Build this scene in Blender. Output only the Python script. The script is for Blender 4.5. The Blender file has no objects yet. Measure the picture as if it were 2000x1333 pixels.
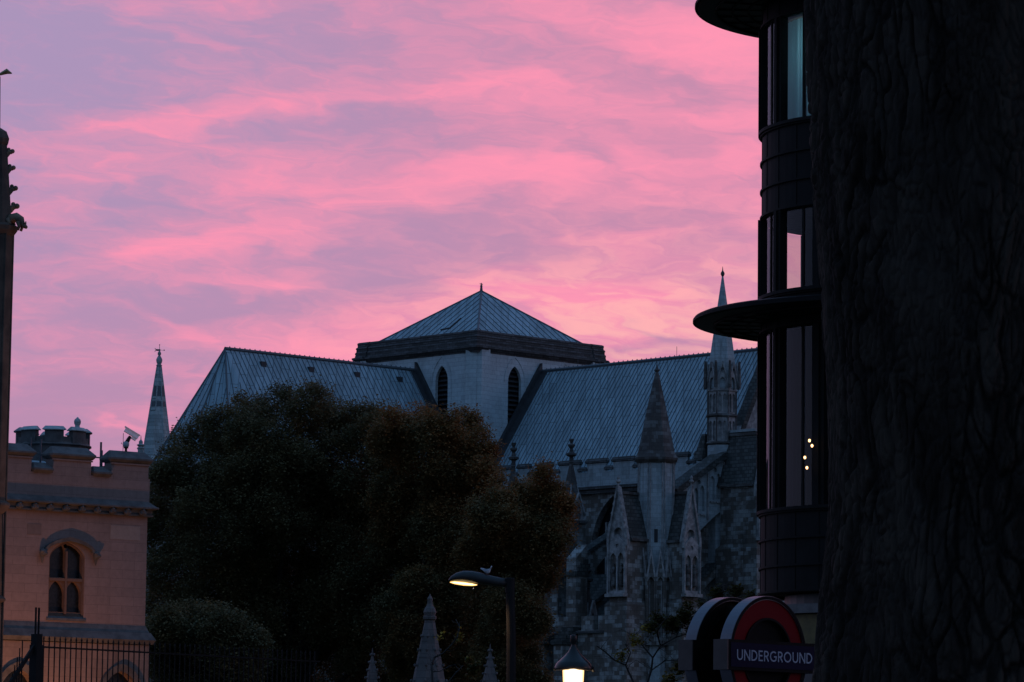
import bpy, bmesh, math, random
import numpy as np
from mathutils import Vector, Matrix, noise
from mathutils.geometry import tessellate_polygon
random.seed(7); rng = np.random.default_rng(11)
SC = bpy.context.scene
COL = SC.collection
R = math.radians

# ------------------------------------------------------------------ camera
F = 7400.0                                   # focal length in photo pixels (2000 wide)
PITCH = math.atan((1540 - 666.5) / F); ROLL = 0.012
cam_d = bpy.data.cameras.new('camera'); cam = bpy.data.objects.new('camera', cam_d); COL.objects.link(cam)
cam_d.sensor_width = 36; cam_d.lens = F / 2000 * 36
cam_d.clip_start = 0.5; cam_d.clip_end = 6000
cam.matrix_world = Matrix.Translation((0, 0, 1.6)) @ Matrix.Rotation(math.pi/2 + PITCH, 4, 'X') @ Matrix.Rotation(ROLL, 4, 'Z')
SC.camera = cam

# ------------------------------------------------------------------ world: dusk sky
def mk(nt, t, **kw):
    n = nt.nodes.new(t)
    for k, v in kw.items(): setattr(n, k, v)
    return n
class G:
    """small helper for arithmetic node graphs"""
    def __init__(s, nt): s.nt = nt
    def put(s, sock, v):
        if isinstance(v, (int, float)): sock.default_value = v
        elif isinstance(v, (tuple, list)): sock.default_value = (*v, 1) if len(v) == 3 and len(sock.default_value) == 4 else v
        else: s.nt.links.new(v, sock)
    def m(s, op, a, b=None, c=None, clamp=False):
        n = mk(s.nt, 'ShaderNodeMath', operation=op, use_clamp=clamp)
        s.put(n.inputs[0], a)
        if b is not None: s.put(n.inputs[1], b)
        if c is not None: s.put(n.inputs[2], c)
        return n.outputs[0]
    def ss(s, x, a, b):
        n = mk(s.nt, 'ShaderNodeMapRange', interpolation_type='SMOOTHSTEP')
        s.put(n.inputs[0], x); n.inputs[1].default_value = a; n.inputs[2].default_value = b
        return n.outputs[0]
    def lin(s, x, a, b, c=0, d=1):
        n = mk(s.nt, 'ShaderNodeMapRange')
        s.put(n.inputs[0], x); n.inputs[1].default_value = a; n.inputs[2].default_value = b
        n.inputs[3].default_value = c; n.inputs[4].default_value = d
        return n.outputs[0]
    def mix(s, f, a, b):
        n = mk(s.nt, 'ShaderNodeMix', data_type='RGBA')
        s.put(n.inputs[0], f); s.put(n.inputs[6], a); s.put(n.inputs[7], b)
        return n.outputs[2]
    def xyz(s, x, y, z):
        n = mk(s.nt, 'ShaderNodeCombineXYZ'); s.put(n.inputs[0], x); s.put(n.inputs[1], y); s.put(n.inputs[2], z)
        return n.outputs[0]
    def noise(s, v, scale, det=4, rough=.5, dist=0, out=0):
        n = mk(s.nt, 'ShaderNodeTexNoise'); s.put(n.inputs['Vector'], v)
        n.inputs['Scale'].default_value = scale; n.inputs['Detail'].default_value = det
        n.inputs['Roughness'].default_value = rough; n.inputs['Distortion'].default_value = dist
        return n.outputs[out]

W = bpy.data.worlds.new('World'); SC.world = W; W.use_nodes = True
nt = W.node_tree; nt.nodes.clear(); g = G(nt)
out = mk(nt, 'ShaderNodeOutputWorld'); bg = mk(nt, 'ShaderNodeBackground'); nt.links.new(bg.outputs[0], out.inputs[0])
tc = mk(nt, 'ShaderNodeTexCoord'); sep = mk(nt, 'ShaderNodeSeparateXYZ'); nt.links.new(tc.outputs['Generated'], sep.inputs[0])
dx, dy, dz = sep.outputs
az = g.m('ARCTAN2', dx, dy)                      # 0 towards the abbey, + to the right
hor = g.m('SQRT', g.m('ADD', g.m('MULTIPLY', dx, dx), g.m('MULTIPLY', dy, dy)))
el = g.m('ARCTAN2', dz, hor)
# cloud coordinates in hundredths of a radian, warped by noise
cu = g.m('MULTIPLY', az, 100); cv = g.m('MULTIPLY', el, 100)
base = g.xyz(g.m('MULTIPLY', cu, .10), g.m('MULTIPLY', cv, .34), 3.7)
wn = mk(nt, 'ShaderNodeSeparateXYZ'); nt.links.new(g.noise(base, 1.5, 4, .55, 0, 1), wn.inputs[0])
wn2 = mk(nt, 'ShaderNodeSeparateXYZ'); nt.links.new(g.noise(base, 6.0, 3, .55, 0, 1), wn2.inputs[0])
wu = g.m('ADD', cu, g.m('ADD', g.m('MULTIPLY', g.m('SUBTRACT', wn.outputs[0], .5), 5.0), g.m('MULTIPLY', g.m('SUBTRACT', wn2.outputs[0], .5), 1.3)))
wv = g.m('ADD', cv, g.m('ADD', g.m('MULTIPLY', g.m('SUBTRACT', wn.outputs[1], .5), 1.7), g.m('MULTIPLY', g.m('SUBTRACT', wn2.outputs[1], .5), .6)))
def px2(px, py): return ((px - 1000) / 74.0, (1540 + .012*(px-1000) - py) / 74.0)
BL = [(450,228,230,24,9,.9),(860,178,200,24,8,.8),(1330,90,200,38,-6,.7),(1200,30,260,50,0,.35),(760,232,170,24,4,-.6),(950,282,60,26,0,-.7),
 (1000,205,40,40,0,.5),(1180,215,90,22,-10,.6),(1390,245,110,22,0,.6),(1290,160,120,24,0,-.4),(1010,335,330,42,6,.65),(560,335,110,40,15,.6),
 (1400,345,100,34,15,.7),(1150,312,55,26,-25,-.8),(1335,285,110,20,0,-.45),(690,382,140,12,4,-.6),(250,352,80,16,0,.6),(90,372,100,24,0,.4),
 (600,435,260,34,10,.75),(330,500,150,30,12,.6),(1400,475,120,28,0,-.6),(1230,470,170,16,3,.5),(740,545,110,22,6,-.75),(560,565,140,15,3,.85),
 (400,605,180,22,0,-.5),(1130,585,330,42,-4,.8),(1150,640,300,46,4,.7),(1290,650,40,10,-20,-.8),(1350,668,70,11,0,-.8),(1200,688,90,7,0,-.5),(330,640,110,10,-12,.9),
 (320,735,130,11,-4,.6),(255,832,50,11,-18,1.1),(130,790,200,60,0,-.5),(150,250,260,60,0,-.2),(120,110,330,90,0,-.7),(700,120,80,14,0,-.35),
 (650,640,260,30,3,.5),(200,560,160,24,4,-.3),(1100,430,120,40,0,-.35),(80,690,110,20,0,-.3),(640,690,320,26,-3,.55),(1380,130,90,20,0,.3),(560,60,260,40,4,-.15)]
tot = None
for (bx, by, rx, ry, t, a) in BL:
    u0, v0 = px2(bx, by); rx /= 74.; ry /= 74.; c, s = math.cos(R(t)), math.sin(R(t))
    du = g.m('SUBTRACT', wu, u0); dv = g.m('SUBTRACT', wv, v0)
    p = g.m('MULTIPLY_ADD', dv, s/rx, g.m('MULTIPLY', du, c/rx)); q = g.m('MULTIPLY_ADD', dv, c/ry, g.m('MULTIPLY', du, -s/ry))
    e = g.m('MULTIPLY', g.m('EXPONENT', g.m('MULTIPLY', g.m('MULTIPLY_ADD', q, q, g.m('MULTIPLY', p, p)), -.8)), a)
    tot = e if tot is None else g.m('ADD', tot, e)
n1 = g.noise(g.xyz(g.m('MULTIPLY', wu, .11), g.m('MULTIPLY', wv, .42), 0), 1.4, 6, .52)
n2 = g.noise(g.xyz(g.m('MULTIPLY_ADD', wv, .5, g.m('MULTIPLY', wu, .38)), g.m('MULTIPLY', wv, 1.25), 5), 1.9, 7, .6, .5)
cl = g.m('ADD', g.m('MULTIPLY', tot, .30), g.m('ADD', g.m('MULTIPLY', g.m('SUBTRACT', n1, .5), 1.15), g.m('MULTIPLY', g.m('SUBTRACT', n2, .5), .75)))
cl = g.m('ADD', cl, g.m('ADD', .44, g.m('MULTIPLY', cu, .011)))
cl = g.ss(cl, 0.07, .93)
fr_ = g.ss(g.m('MULTIPLY_ADD', cu, .6, cv), 4.0, 17.0)               # mauve turns bluer high up on the left
leftup = g.m('MULTIPLY', g.ss(cu, 6, -14), g.ss(cv, 5, 20))
shade = g.mix(leftup, (.52, .262, .42), (.41, .30, .50))
lowr = g.m('MULTIPLY', g.m('MULTIPLY', g.ss(cu, -8, 3), g.ss(cv, 16.5, 11.5)), g.ss(n2, .35, .6))
pink = g.mix(lowr, (1.0, .31, .46), (1.0, .45, .46))
front = g.mix(cl, shade, pink)
# the rest of the dome: dim blue overhead and behind
af = g.m('ABSOLUTE', g.m('SUBTRACT', az, .18))
ff = g.m('MULTIPLY', g.ss(af, 1.15, .35), g.ss(el, .62, .30))
back = g.mix(g.ss(el, 0.0, .9), (.15, .215, .36), (.13, .31, .64))
side = g.mix(g.ss(af, 2.6, 1.0), back, (.24, .25, .42))
dome = g.mix(ff, g.mix(g.ss(el, .9, .1), back, side), front)
dome = g.mix(g.ss(el, -.02, -.12), dome, (.006, .007, .010))
nt.links.new(dome, bg.inputs[0]); bg.inputs[1].default_value = 1.0

# a last trace of afterglow coming from behind the abbey, to the right
sl = bpy.data.lights.new('sun', 'SUN'); sl.energy = .12; sl.angle = R(25); sl.color = (1, .55, .5)
so = bpy.data.objects.new('sun', sl); COL.objects.link(so)
so.rotation_euler = Vector((-.97, .12, -.2)).to_track_quat('-Z', 'Y').to_euler()

SC.view_settings.view_transform = 'Standard'; SC.view_settings.look = 'None'
SC.view_settings.exposure = 0; SC.view_settings.gamma = 1; SC.view_settings.use_curve_mapping = False
SC.cycles.max_bounces = 6; SC.cycles.transparent_max_bounces = 12; SC.cycles.caustics_reflective = False; SC.cycles.caustics_refractive = False

# ------------------------------------------------------------------ pixel <-> world helpers
Cp = np.array([0, 0, 1.6])
_f = np.array([0, math.cos(PITCH), math.sin(PITCH)]); _r = np.array([1., 0, 0]); _u = np.array([0, -math.sin(PITCH), math.cos(PITCH)])
_c, _s = math.cos(ROLL), math.sin(ROLL)
_r2 = _r*_c + _u*_s; _u2 = -_r*_s + _u*_c
def ray(px, py): return _f + _r2*(px-1000)/F - _u2*(py-666.5)/F
def at(px, py, Y): d = ray(px, py); return Vector(Cp + d*Y/d[1])
def proj(p):
    d = np.array(p) - Cp; k = d @ _f
    return 1000 + F*(d @ _r2)/k, 666.5 - F*(d @ _u2)/k
def hz(x, y, py):
    """height above ground of photo row py on the vertical line at x, y"""
    a, b = 0., 60.; ya, yb = proj((x, y, a))[1], proj((x, y, b))[1]
    for _ in range(3):
        z = a + (py-ya)/(yb-ya)*(b-a); yz = proj((x, y, z))[1]; a, ya = z, yz; b, yb = z+1, proj((x, y, z+1))[1]
    return float(z)
class Frame:
    def __init__(s, ox, oy, ang): s.o = Vector((ox, oy, 0)); s.U = Vector((math.cos(ang), math.sin(ang), 0)); s.V = Vector((-math.sin(ang), math.cos(ang), 0)); s.ang = ang
    def w(s, x, y, z=0): return s.o + s.U*x + s.V*y + Vector((0, 0, z))
    def z(s, x, y, py): p = s.w(x, y); return hz(p.x, p.y, py)
    def ony(s, px, py, y):
        d = ray(px, py); n = np.array(s.V); t = (y - (Cp - np.array(s.o)) @ n)/(d @ n); p = Cp + d*t - np.array(s.o); return float(p @ np.array(s.U)), float(p[2])
    def onx(s, px, py, x):
        d = ray(px, py); n = np.array(s.U); t = (x - (Cp - np.array(s.o)) @ n)/(d @ n); p = Cp + d*t - np.array(s.o); return float(p @ np.array(s.V)), float(p[2])

# ------------------------------------------------------------------ object helpers
def tag(o, label=None, cat=None, group=None, kind=None):
    if label: o['label'] = label
    if cat: o['category'] = cat
    if group: o['group'] = group
    if kind: o['kind'] = kind
    return o
def empty(name, loc, ang=0, label=None, cat=None, group=None):
    o = bpy.data.objects.new(name, None); COL.objects.link(o); o.location = loc; o.rotation_euler = (0, 0, ang)
    o.empty_display_size = .2
    return tag(o, label, cat, group)
class MB:
    def __init__(s): s.v = []; s.f = []
    def add(s, vs, fs):
        b = len(s.v); s.v += [tuple(v) for v in vs]; s.f += [tuple(b+i for i in f) for f in fs]; return s
    def box(s, x0, x1, y0, y1, z0, z1):
        return s.add([(x0,y0,z0),(x1,y0,z0),(x1,y1,z0),(x0,y1,z0),(x0,y0,z1),(x1,y0,z1),(x1,y1,z1),(x0,y1,z1)],
                     [(0,3,2,1),(4,5,6,7),(0,1,5,4),(1,2,6,5),(2,3,7,6),(3,0,4,7)])
    def prism(s, poly, z0, z1):
        n = len(poly)
        return s.add([(x,y,z0) for x,y in poly]+[(x,y,z1) for x,y in poly],
                     [tuple(range(n))[::-1], tuple(range(n,2*n))]+[(i,(i+1)%n,n+(i+1)%n,n+i) for i in range(n)])
    def loft(s, rings, cap=True):
        n = len(rings[0]); vs = [p for r in rings for p in r]; fs = []
        for k in range(len(rings)-1):
            for i in range(n): fs.append((k*n+i, k*n+(i+1)%n, (k+1)*n+(i+1)%n, (k+1)*n+i))
        if cap: fs += [tuple(range(n))[::-1], tuple(range((len(rings)-1)*n, len(rings)*n))]
        return s.add(vs, fs)
    def lathe(s, cx, cy, prof, n=8, rot=0.0, cap=True):
        rings = [[(cx+r*math.cos(rot+2*math.pi*i/n), cy+r*math.sin(rot+2*math.pi*i/n), z) for i in range(n)] for r, z in prof]
        return s.loft(rings, cap)
    def sqr(s, cx, cy, prof):
        rings = [[(cx-r,cy-r,z),(cx+r,cy-r,z),(cx+r,cy+r,z),(cx-r,cy+r,z)] for r, z in prof]
        return s.loft(rings)
    def tube(s, pts, rad, n=6):
        pts = [Vector(p) for p in pts]; rings = []
        if not isinstance(rad, (list, tuple)): rad = [rad]*len(pts)
        up = None
        for i, p in enumerate(pts):
            t = (pts[min(i+1, len(pts)-1)] - pts[max(i-1, 0)]).normalized()
            a = t.orthogonal().normalized() if up is None else (up - t*up.dot(t)).normalized()
            up = a; b = t.cross(a)
            rings.append([tuple(p + (a*math.cos(2*math.pi*k/n)+b*math.sin(2*math.pi*k/n))*rad[i]) for k in range(n)])
        return s.loft(rings)
    def bar(s, a, b, w, h):
        """rectangular bar from a to b, w across, h in the upright direction"""
        a = Vector(a); b = Vector(b); t = (b-a).normalized(); up = Vector((0,0,1))
        if abs(t.z) > .98: up = Vector((0,1,0))
        sd = t.cross(up).normalized(); up = sd.cross(t).normalized()
        r = lambda p: [tuple(p + sd*x*w/2 + up*y*h/2) for x, y in ((-1,-1),(1,-1),(1,1),(-1,1))]
        return s.loft([r(a), r(b)])
    def ball(s, c, r, sz=1.0, n=10, m=7):
        prof = [(max(1e-3, r*math.sin(math.pi*k/m)), c[2]-r*sz*math.cos(math.pi*k/m)) for k in range(m+1)]
        return s.lathe(c[0], c[1], prof, n)
    def panel(s, O, U, N, outline, holes=(), depth=.3, back=True):
        """upright slab: outline and holes are (u,z) lists; front at O, going depth behind along -N"""
        O = Vector(O); U = Vector(U); N = Vector(N)
        P = lambda u, z, d=0: tuple(O + U*u + Vector((0,0,z)) - N*d)
        loops = [list(outline)] + [list(h) for h in holes]
        tris = tessellate_polygon([[Vector((u, z, 0)) for u, z in l] for l in loops])
        flat = [p for l in loops for p in l]
        s.add([P(*p) for p in flat], [tuple(t) for t in tris])
        for li, l in enumerate(loops):
            n = len(l)
            s.add([P(*p) for p in l]+[P(p[0], p[1], depth) for p in l], [(i,(i+1)%n,n+(i+1)%n,n+i) for i in range(n)])
            if li and back: s.add([P(p[0], p[1], depth) for p in l], [tuple(range(n))])
        return s
    def build(s, name, mat, parent=None, smooth=False, recalc=True):
        me = bpy.data.meshes.new(name); me.from_pydata(s.v, [], s.f); me.update()
        if recalc:
            bm = bmesh.new(); bm.from_mesh(me); bmesh.ops.recalc_face_normals(bm, faces=bm.faces); bm.to_mesh(me); bm.free()
        if mat: me.materials.append(mat)
        if smooth: me.polygons.foreach_set('use_smooth', [True]*len(me.polygons))
        o = bpy.data.objects.new(name, me); COL.objects.link(o)
        if parent: o.parent = parent
        return o
def lancet(cx, z0, w, zs, k=1.0, n=6, sq=False):
    """pointed arch opening: width w, sill z0, springing zs"""
    h = w/2; pts = [(cx-h, z0), (cx+h, z0)]
    rr = w*k; x0 = cx + h - rr
    a1 = math.acos(max(-1, min(1, (cx - x0)/rr)))
    arc = [(x0 + rr*math.cos(a1*i/n), zs + rr*math.sin(a1*i/n)) for i in range(n+1)]
    pts += arc; pts += [(2*cx - x, z) for x, z in arc[:-1][::-1]]
    return pts
def circ(cx, cz, r, n=14): return [(cx+r*math.cos(2*math.pi*i/n), cz+r*math.sin(2*math.pi*i/n)) for i in range(n)]

# ------------------------------------------------------------------ materials
def mat_new(name):
    m = bpy.data.materials.new(name); m.use_nodes = True; n = m.node_tree; n.nodes.clear()
    o = mk(n, 'ShaderNodeOutputMaterial'); b = mk(n, 'ShaderNodeBsdfPrincipled'); n.links.new(b.outputs[0], o.inputs[0])
    return m, n, b, G(n)
def plain(name, col, rough=.6, metal=0., var=.25, scale=6., bump=.0, spec=.5):
    m, n, b, q = mat_new(name); t = mk(n, 'ShaderNodeTexCoord')
    ns = q.noise(t.outputs['Object'], scale, 5, .6)
    c = q.mix(q.ss(ns, .3, .7), tuple(x*(1-var) for x in col), tuple(min(1, x*(1+var)) for x in col))
    n.links.new(c, b.inputs['Base Color']); b.inputs['Roughness'].default_value = rough; b.inputs['Metallic'].default_value = metal
    b.inputs['Specular IOR Level'].default_value = spec
    if bump:
        bp = mk(n, 'ShaderNodeBump'); bp.inputs['Strength'].default_value = bump; bp.inputs['Distance'].default_value = .02
        n.links.new(ns, bp.inputs['Height']); n.links.new(bp.outputs[0], b.inputs['Normal'])
    return m
def emit(name, col, st):
    m = bpy.data.materials.new(name); m.use_nodes = True; n = m.node_tree; n.nodes.clear()
    o = mk(n, 'ShaderNodeOutputMaterial'); e = mk(n, 'ShaderNodeEmission'); e.inputs[0].default_value = (*col, 1); e.inputs[1].default_value = st
    n.links.new(e.outputs[0], o.inputs[0]); return m
def glow(name, ce, se, cc, sc, pw):
    """lit frosted glass: dimmer and warmer where it is seen at a slant, away from the bulb"""
    m = bpy.data.materials.new(name); m.use_nodes = True; n = m.node_tree; n.nodes.clear(); q = G(n)
    o = mk(n, 'ShaderNodeOutputMaterial'); e = mk(n, 'ShaderNodeEmission'); lw = mk(n, 'ShaderNodeLayerWeight'); lw.inputs[0].default_value = .5
    f = q.m('POWER', q.m('SUBTRACT', 1.0, lw.outputs['Facing']), pw)
    n.links.new(q.mix(f, ce, cc), e.inputs[0]); n.links.new(q.m('MULTIPLY_ADD', f, sc-se, se), e.inputs[1]); n.links.new(e.outputs[0], o.inputs[0]); return m
def stone(name, c1, c2, bw=.8, bh=.35, mortar=.012, mcol=None, stain=(.05,.04,.035), stamt=.5, block=.5, bump=.3, stsc=.35, streak=True):
    """coursed ashlar: block to block change of colour, joints, weather stains"""
    m, n, b, q = mat_new(name); t = mk(n, 'ShaderNodeTexCoord'); sp = mk(n, 'ShaderNodeSeparateXYZ'); n.links.new(t.outputs['Object'], sp.inputs[0])
    xy = q.m('ADD', sp.outputs[0], sp.outputs[1])
    v = q.xyz(xy, sp.outputs[2], 0)
    br = mk(n, 'ShaderNodeTexBrick'); n.links.new(v, br.inputs['Vector'])
    br.inputs['Scale'].default_value = 1; br.inputs['Brick Width'].default_value = bw; br.inputs['Row Height'].default_value = bh
    br.inputs['Mortar Size'].default_value = mortar; br.inputs['Mortar Smooth'].default_value = .2
    br.inputs['Color1'].default_value = (0,0,0,1); br.inputs['Color2'].default_value = (1,1,1,1); br.inputs['Mortar'].default_value = (.5,.5,.5,1); br.inputs['Bias'].default_value = 0
    rnd = br.outputs['Color']; mo = br.outputs['Fac']
    rs = mk(n, 'ShaderNodeSeparateColor'); n.links.new(rnd, rs.inputs[0])
    big = q.noise(t.outputs['Object'], .3, 4, .6)
    f = q.m('ADD', q.m('MULTIPLY', rs.outputs[0], block), q.m('MULTIPLY', big, 1-block*.5))
    f = q.ss(q.m('ADD', q.m('MULTIPLY', rs.outputs[0], .30), q.noise(t.outputs['Object'], .55, 5, .6)), .58, .84) if block > .8 else (q.ss(f, .5-block*.25, .5+block*.75) if block > .5 else q.ss(f, .35, .95))
    fine = q.noise(t.outputs['Object'], 5, 5, .6)
    col = q.mix(f, c1, c2)
    mul = mk(n, 'ShaderNodeMix', data_type='RGBA', blend_type='MULTIPLY'); mul.inputs[0].default_value = 1
    n.links.new(col, mul.inputs[6]); n.links.new(q.mix(fine, (.72,.72,.72), (1.25,1.25,1.25)), mul.inputs[7])
    col = mul.outputs[2]
    sv = q.xyz(q.m('MULTIPLY', xy, 1.0), q.m('MULTIPLY', sp.outputs[2], .25 if streak else 1), 0)
    sn = q.noise(sv, stsc*3, 6, .65)
    col = q.mix(q.m('MULTIPLY', q.ss(sn, .48, .75), stamt), col, stain)
    if streak:
        s2_ = q.noise(q.xyz(q.m('MULTIPLY', xy, 2.2), q.m('MULTIPLY', sp.outputs[2], .10), 3.3), 1.0, 6, .7)
        col = q.mix(q.m('MULTIPLY', q.ss(s2_, .52, .72), stamt*.8), col, stain)
    col = q.mix(q.m('MULTIPLY', mo, .7), col, mcol or tuple(x*.35 for x in c1))
    n.links.new(col, b.inputs['Base Color']); b.inputs['Roughness'].default_value = .85; b.inputs['Specular IOR Level'].default_value = .25
    bp = mk(n, 'ShaderNodeBump'); bp.inputs['Strength'].default_value = bump; bp.inputs['Distance'].default_value = .03
    n.links.new(q.m('SUBTRACT', q.m('MULTIPLY', fine, .5), mo), bp.inputs['Height']); n.links.new(bp.outputs[0], b.inputs['Normal'])
    return m
def lead(name, col):
    m, n, b, q = mat_new(name); t = mk(n, 'ShaderNodeTexCoord'); sp = mk(n, 'ShaderNodeSeparateXYZ'); n.links.new(t.outputs['Object'], sp.inputs[0])
    a = q.noise(q.xyz(q.m('ADD', sp.outputs[0], sp.outputs[1]), q.m('MULTIPLY', sp.outputs[2], .18), 0), 1.6, 6, .6)
    c = q.noise(t.outputs['Object'], .3, 3, .5)
    # sheet to sheet differences and the staggered cross laps
    br = mk(n, 'ShaderNodeTexBrick'); n.links.new(q.xyz(sp.outputs[2], q.m('ADD', sp.outputs[0], sp.outputs[1]), 0), br.inputs['Vector'])
    br.inputs['Scale'].default_value = 1; br.inputs['Brick Width'].default_value = 1.9; br.inputs['Row Height'].default_value = .9; br.inputs['Mortar Size'].default_value = .03
    br.inputs['Color1'].default_value = (.9,.9,.9,1); br.inputs['Color2'].default_value = (1.1,1.1,1.1,1); br.inputs['Mortar'].default_value = (.45,.45,.45,1)
    f = q.m('ADD', q.m('MULTIPLY', a, .6), q.m('MULTIPLY', c, .4))
    k = q.mix(q.ss(f, .35, .65), tuple(x*.74 for x in col), tuple(x*1.12 for x in col))
    mul = mk(n, 'ShaderNodeMix', data_type='RGBA', blend_type='MULTIPLY'); mul.inputs[0].default_value = 1
    n.links.new(k, mul.inputs[6]); n.links.new(br.outputs[0], mul.inputs[7]); n.links.new(mul.outputs[2], b.inputs['Base Color'])
    b.inputs['Roughness'].default_value = .55; b.inputs['Specular IOR Level'].default_value = .3
    return m
M = {}
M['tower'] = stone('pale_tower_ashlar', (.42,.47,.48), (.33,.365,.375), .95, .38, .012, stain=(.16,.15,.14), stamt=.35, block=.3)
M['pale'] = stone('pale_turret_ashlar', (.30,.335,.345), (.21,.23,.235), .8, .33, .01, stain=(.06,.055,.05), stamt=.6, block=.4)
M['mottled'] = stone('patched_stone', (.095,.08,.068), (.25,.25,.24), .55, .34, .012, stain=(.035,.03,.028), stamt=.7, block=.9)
M['darkstone'] = stone('blackened_stone', (.05,.047,.045), (.095,.09,.09), .7, .2, .03, stain=(.025,.023,.022), stamt=.8, block=.7, stsc=.8, streak=False)  # also on the sheets that paint shade into the gable niches
M['spire'] = stone('weathered_spire_stone', (.06,.05,.045), (.125,.12,.115), .5, .3, .01, stain=(.03,.028,.03), stamt=.6, block=.9)
M['slate'] = stone('mossy_stone_slates', (.035,.035,.032), (.075,.075,.07), .45, .3, .03, stain=(.018,.02,.016), stamt=.7, block=.7, bump=.8)
M['creamtrim'] = plain('pale_carved_stone', (.20,.19,.185), .8, 0, .45, 2.2, .5)
M['lead'] = lead('lead_sheet', (.205,.27,.295))
M['leadrib'] = plain('lead_roll', (.05,.06,.068), .6, 0, .2)
M['leadedge'] = plain('dark_lead_flashing', (.022,.022,.024), .7, 0, .3, 1.5)
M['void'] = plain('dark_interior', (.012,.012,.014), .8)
M['leadglass'] = plain('leaded_glass', (.008,.010,.013), .3, 0, .6, 9, spec=.25)
M['lodge'] = stone('honey_ashlar', (.19,.138,.124), (.16,.118,.106), 1.1, .36, .006, stain=(.11,.08,.07), stamt=.45, block=.4, bump=.15)
M['lodgetrim'] = plain('grey_weathered_coping', (.062,.060,.058), .85, 0, .35, 2.5, .3)
M['iron'] = plain('black_painted_iron', (.007,.006,.006), .7, 0, .3, spec=.15)
M['bronze'] = plain('dark_bronze_cladding', (.006,.0058,.006), .65, 0, .3, 2, spec=.1)
M['white'] = plain('white_paint', (.7,.7,.72), .4, 0, .06)
M['spirelead'] = stone('pale_lead_spire', (.22,.25,.25), (.32,.36,.355), .5, .4, .015, stain=(.07,.075,.08), stamt=.4, block=.7)

# ------------------------------------------------------------------ ground
gm = stone('asphalt', (.045,.045,.047), (.06,.06,.06), 3, 3, 0, stain=(.03,.03,.03), stamt=.3, block=.2)
gg = plain('grass_ground', (.035,.05,.02), .9, 0, .4, .8)
def sheet(name, mat, x0, x1, y0, y1, z): return tag(MB().add([(x0,y0,z),(x1,y0,z),(x1,y1,z),(x0,y1,z)], [(0,1,2,3)]).build(name, mat), kind='structure')
sheet('ground', gg, -2500, 2500, -1500, 3500, 0)
sheet('road', gm, -140, 140, 12, 27, .004)
tag(MB().box(-140, 140, 27, 66, -.1, .14).build('pavement', plain('paving', (.16,.155,.15), .8)), kind='structure')
tag(MB().box(-140, 140, -12, 12, -.1, .12).build('pavement', plain('paving_near', (.16,.155,.15), .8)), kind='structure')

# ------------------------------------------------------------------ the abbey church
# local x runs out along the transept (towards the right and the viewer), local -y along the choir (left, towards the viewer)
ALPHA = R(43.8)
A = Frame(-2.835, 340.0, -math.pi/2 + ALPHA)
XV = Vector((1,0,0)); YV = Vector((0,1,0))
abbey = empty('abbey_church', A.o, A.ang, 'huge grey gothic abbey church with lead roofs and low crossing tower behind the trees', 'church')
def part(mb, name, mat, parent=abbey, **k): return mb.build(name, mat, parent, **k)

# crossing tower
T = 7.7
WZ0, WZS, WW = 33.2, 37.15, 1.6
tw = MB()
win_u = [(-3.22,)]
def tower_face(mb, O, U, N, us, ua, ub):
    holes = [lancet(u, WZ0, WW, WZS, 1.05) for u in us]
    mb.panel(O, U, N, [(ua, 16), (ub, 16), (ub, 40.2), (ua, 40.2)], holes, .3, back=False)
tower_face(tw, (0, -T, 0), XV, -YV, [3.22, -3.22], -T, 6.9); tower_face(tw, (T, 0, 0), YV, XV, [-3.07, 3.07], -6.8, T)
tw.box(-T, T-.6, T-.6, T, 16, 40.2); tw.box(-T, -T+.6, -T+.6, T-.6, 16, 40.2)
tower = part(tw, 'tower_wall', M['tower'])
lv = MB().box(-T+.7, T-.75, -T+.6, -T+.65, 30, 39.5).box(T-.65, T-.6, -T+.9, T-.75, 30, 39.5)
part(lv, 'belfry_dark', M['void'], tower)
for (O, U, N, cs) in (((0,-T,0), XV, -YV, (3.22, -3.22)), ((T,0,0), YV, XV, (-3.07, 3.07))):
    for cx in cs:
        # hood mould round each lancet, standing proud of the wall, and louvre boards inside
        hm = MB(); o_, i_ = lancet(cx, WZ0-1, WW+1.0, WZS, 1.05), lancet(cx, WZ0-1, WW+.84, WZS, 1.05)
        O3 = Vector(O) + N*.05
        P = lambda u, z, d=0: tuple(O3 + U*u + Vector((0,0,z)) - N*d)
        n = len(o_)
        for i in range(1, n-1):
            a, b, c, d = o_[i], o_[i+1], i_[i+1], i_[i]
            hm.add([P(*a), P(*b), P(*c), P(*d), P(*a,.05), P(*b,.05), P(*c,.05), P(*d,.05)], [(0,1,2,3),(0,4,5,1),(3,2,6,7)])
        part(hm, 'hood_mould', M['tower'], tower)
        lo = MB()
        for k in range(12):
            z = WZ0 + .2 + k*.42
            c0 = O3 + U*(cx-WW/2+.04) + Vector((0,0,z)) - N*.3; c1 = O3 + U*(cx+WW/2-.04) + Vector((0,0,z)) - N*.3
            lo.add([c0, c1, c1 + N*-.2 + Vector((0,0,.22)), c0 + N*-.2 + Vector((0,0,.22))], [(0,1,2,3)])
        part(lo, 'louvre', M['void'], tower)
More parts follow.
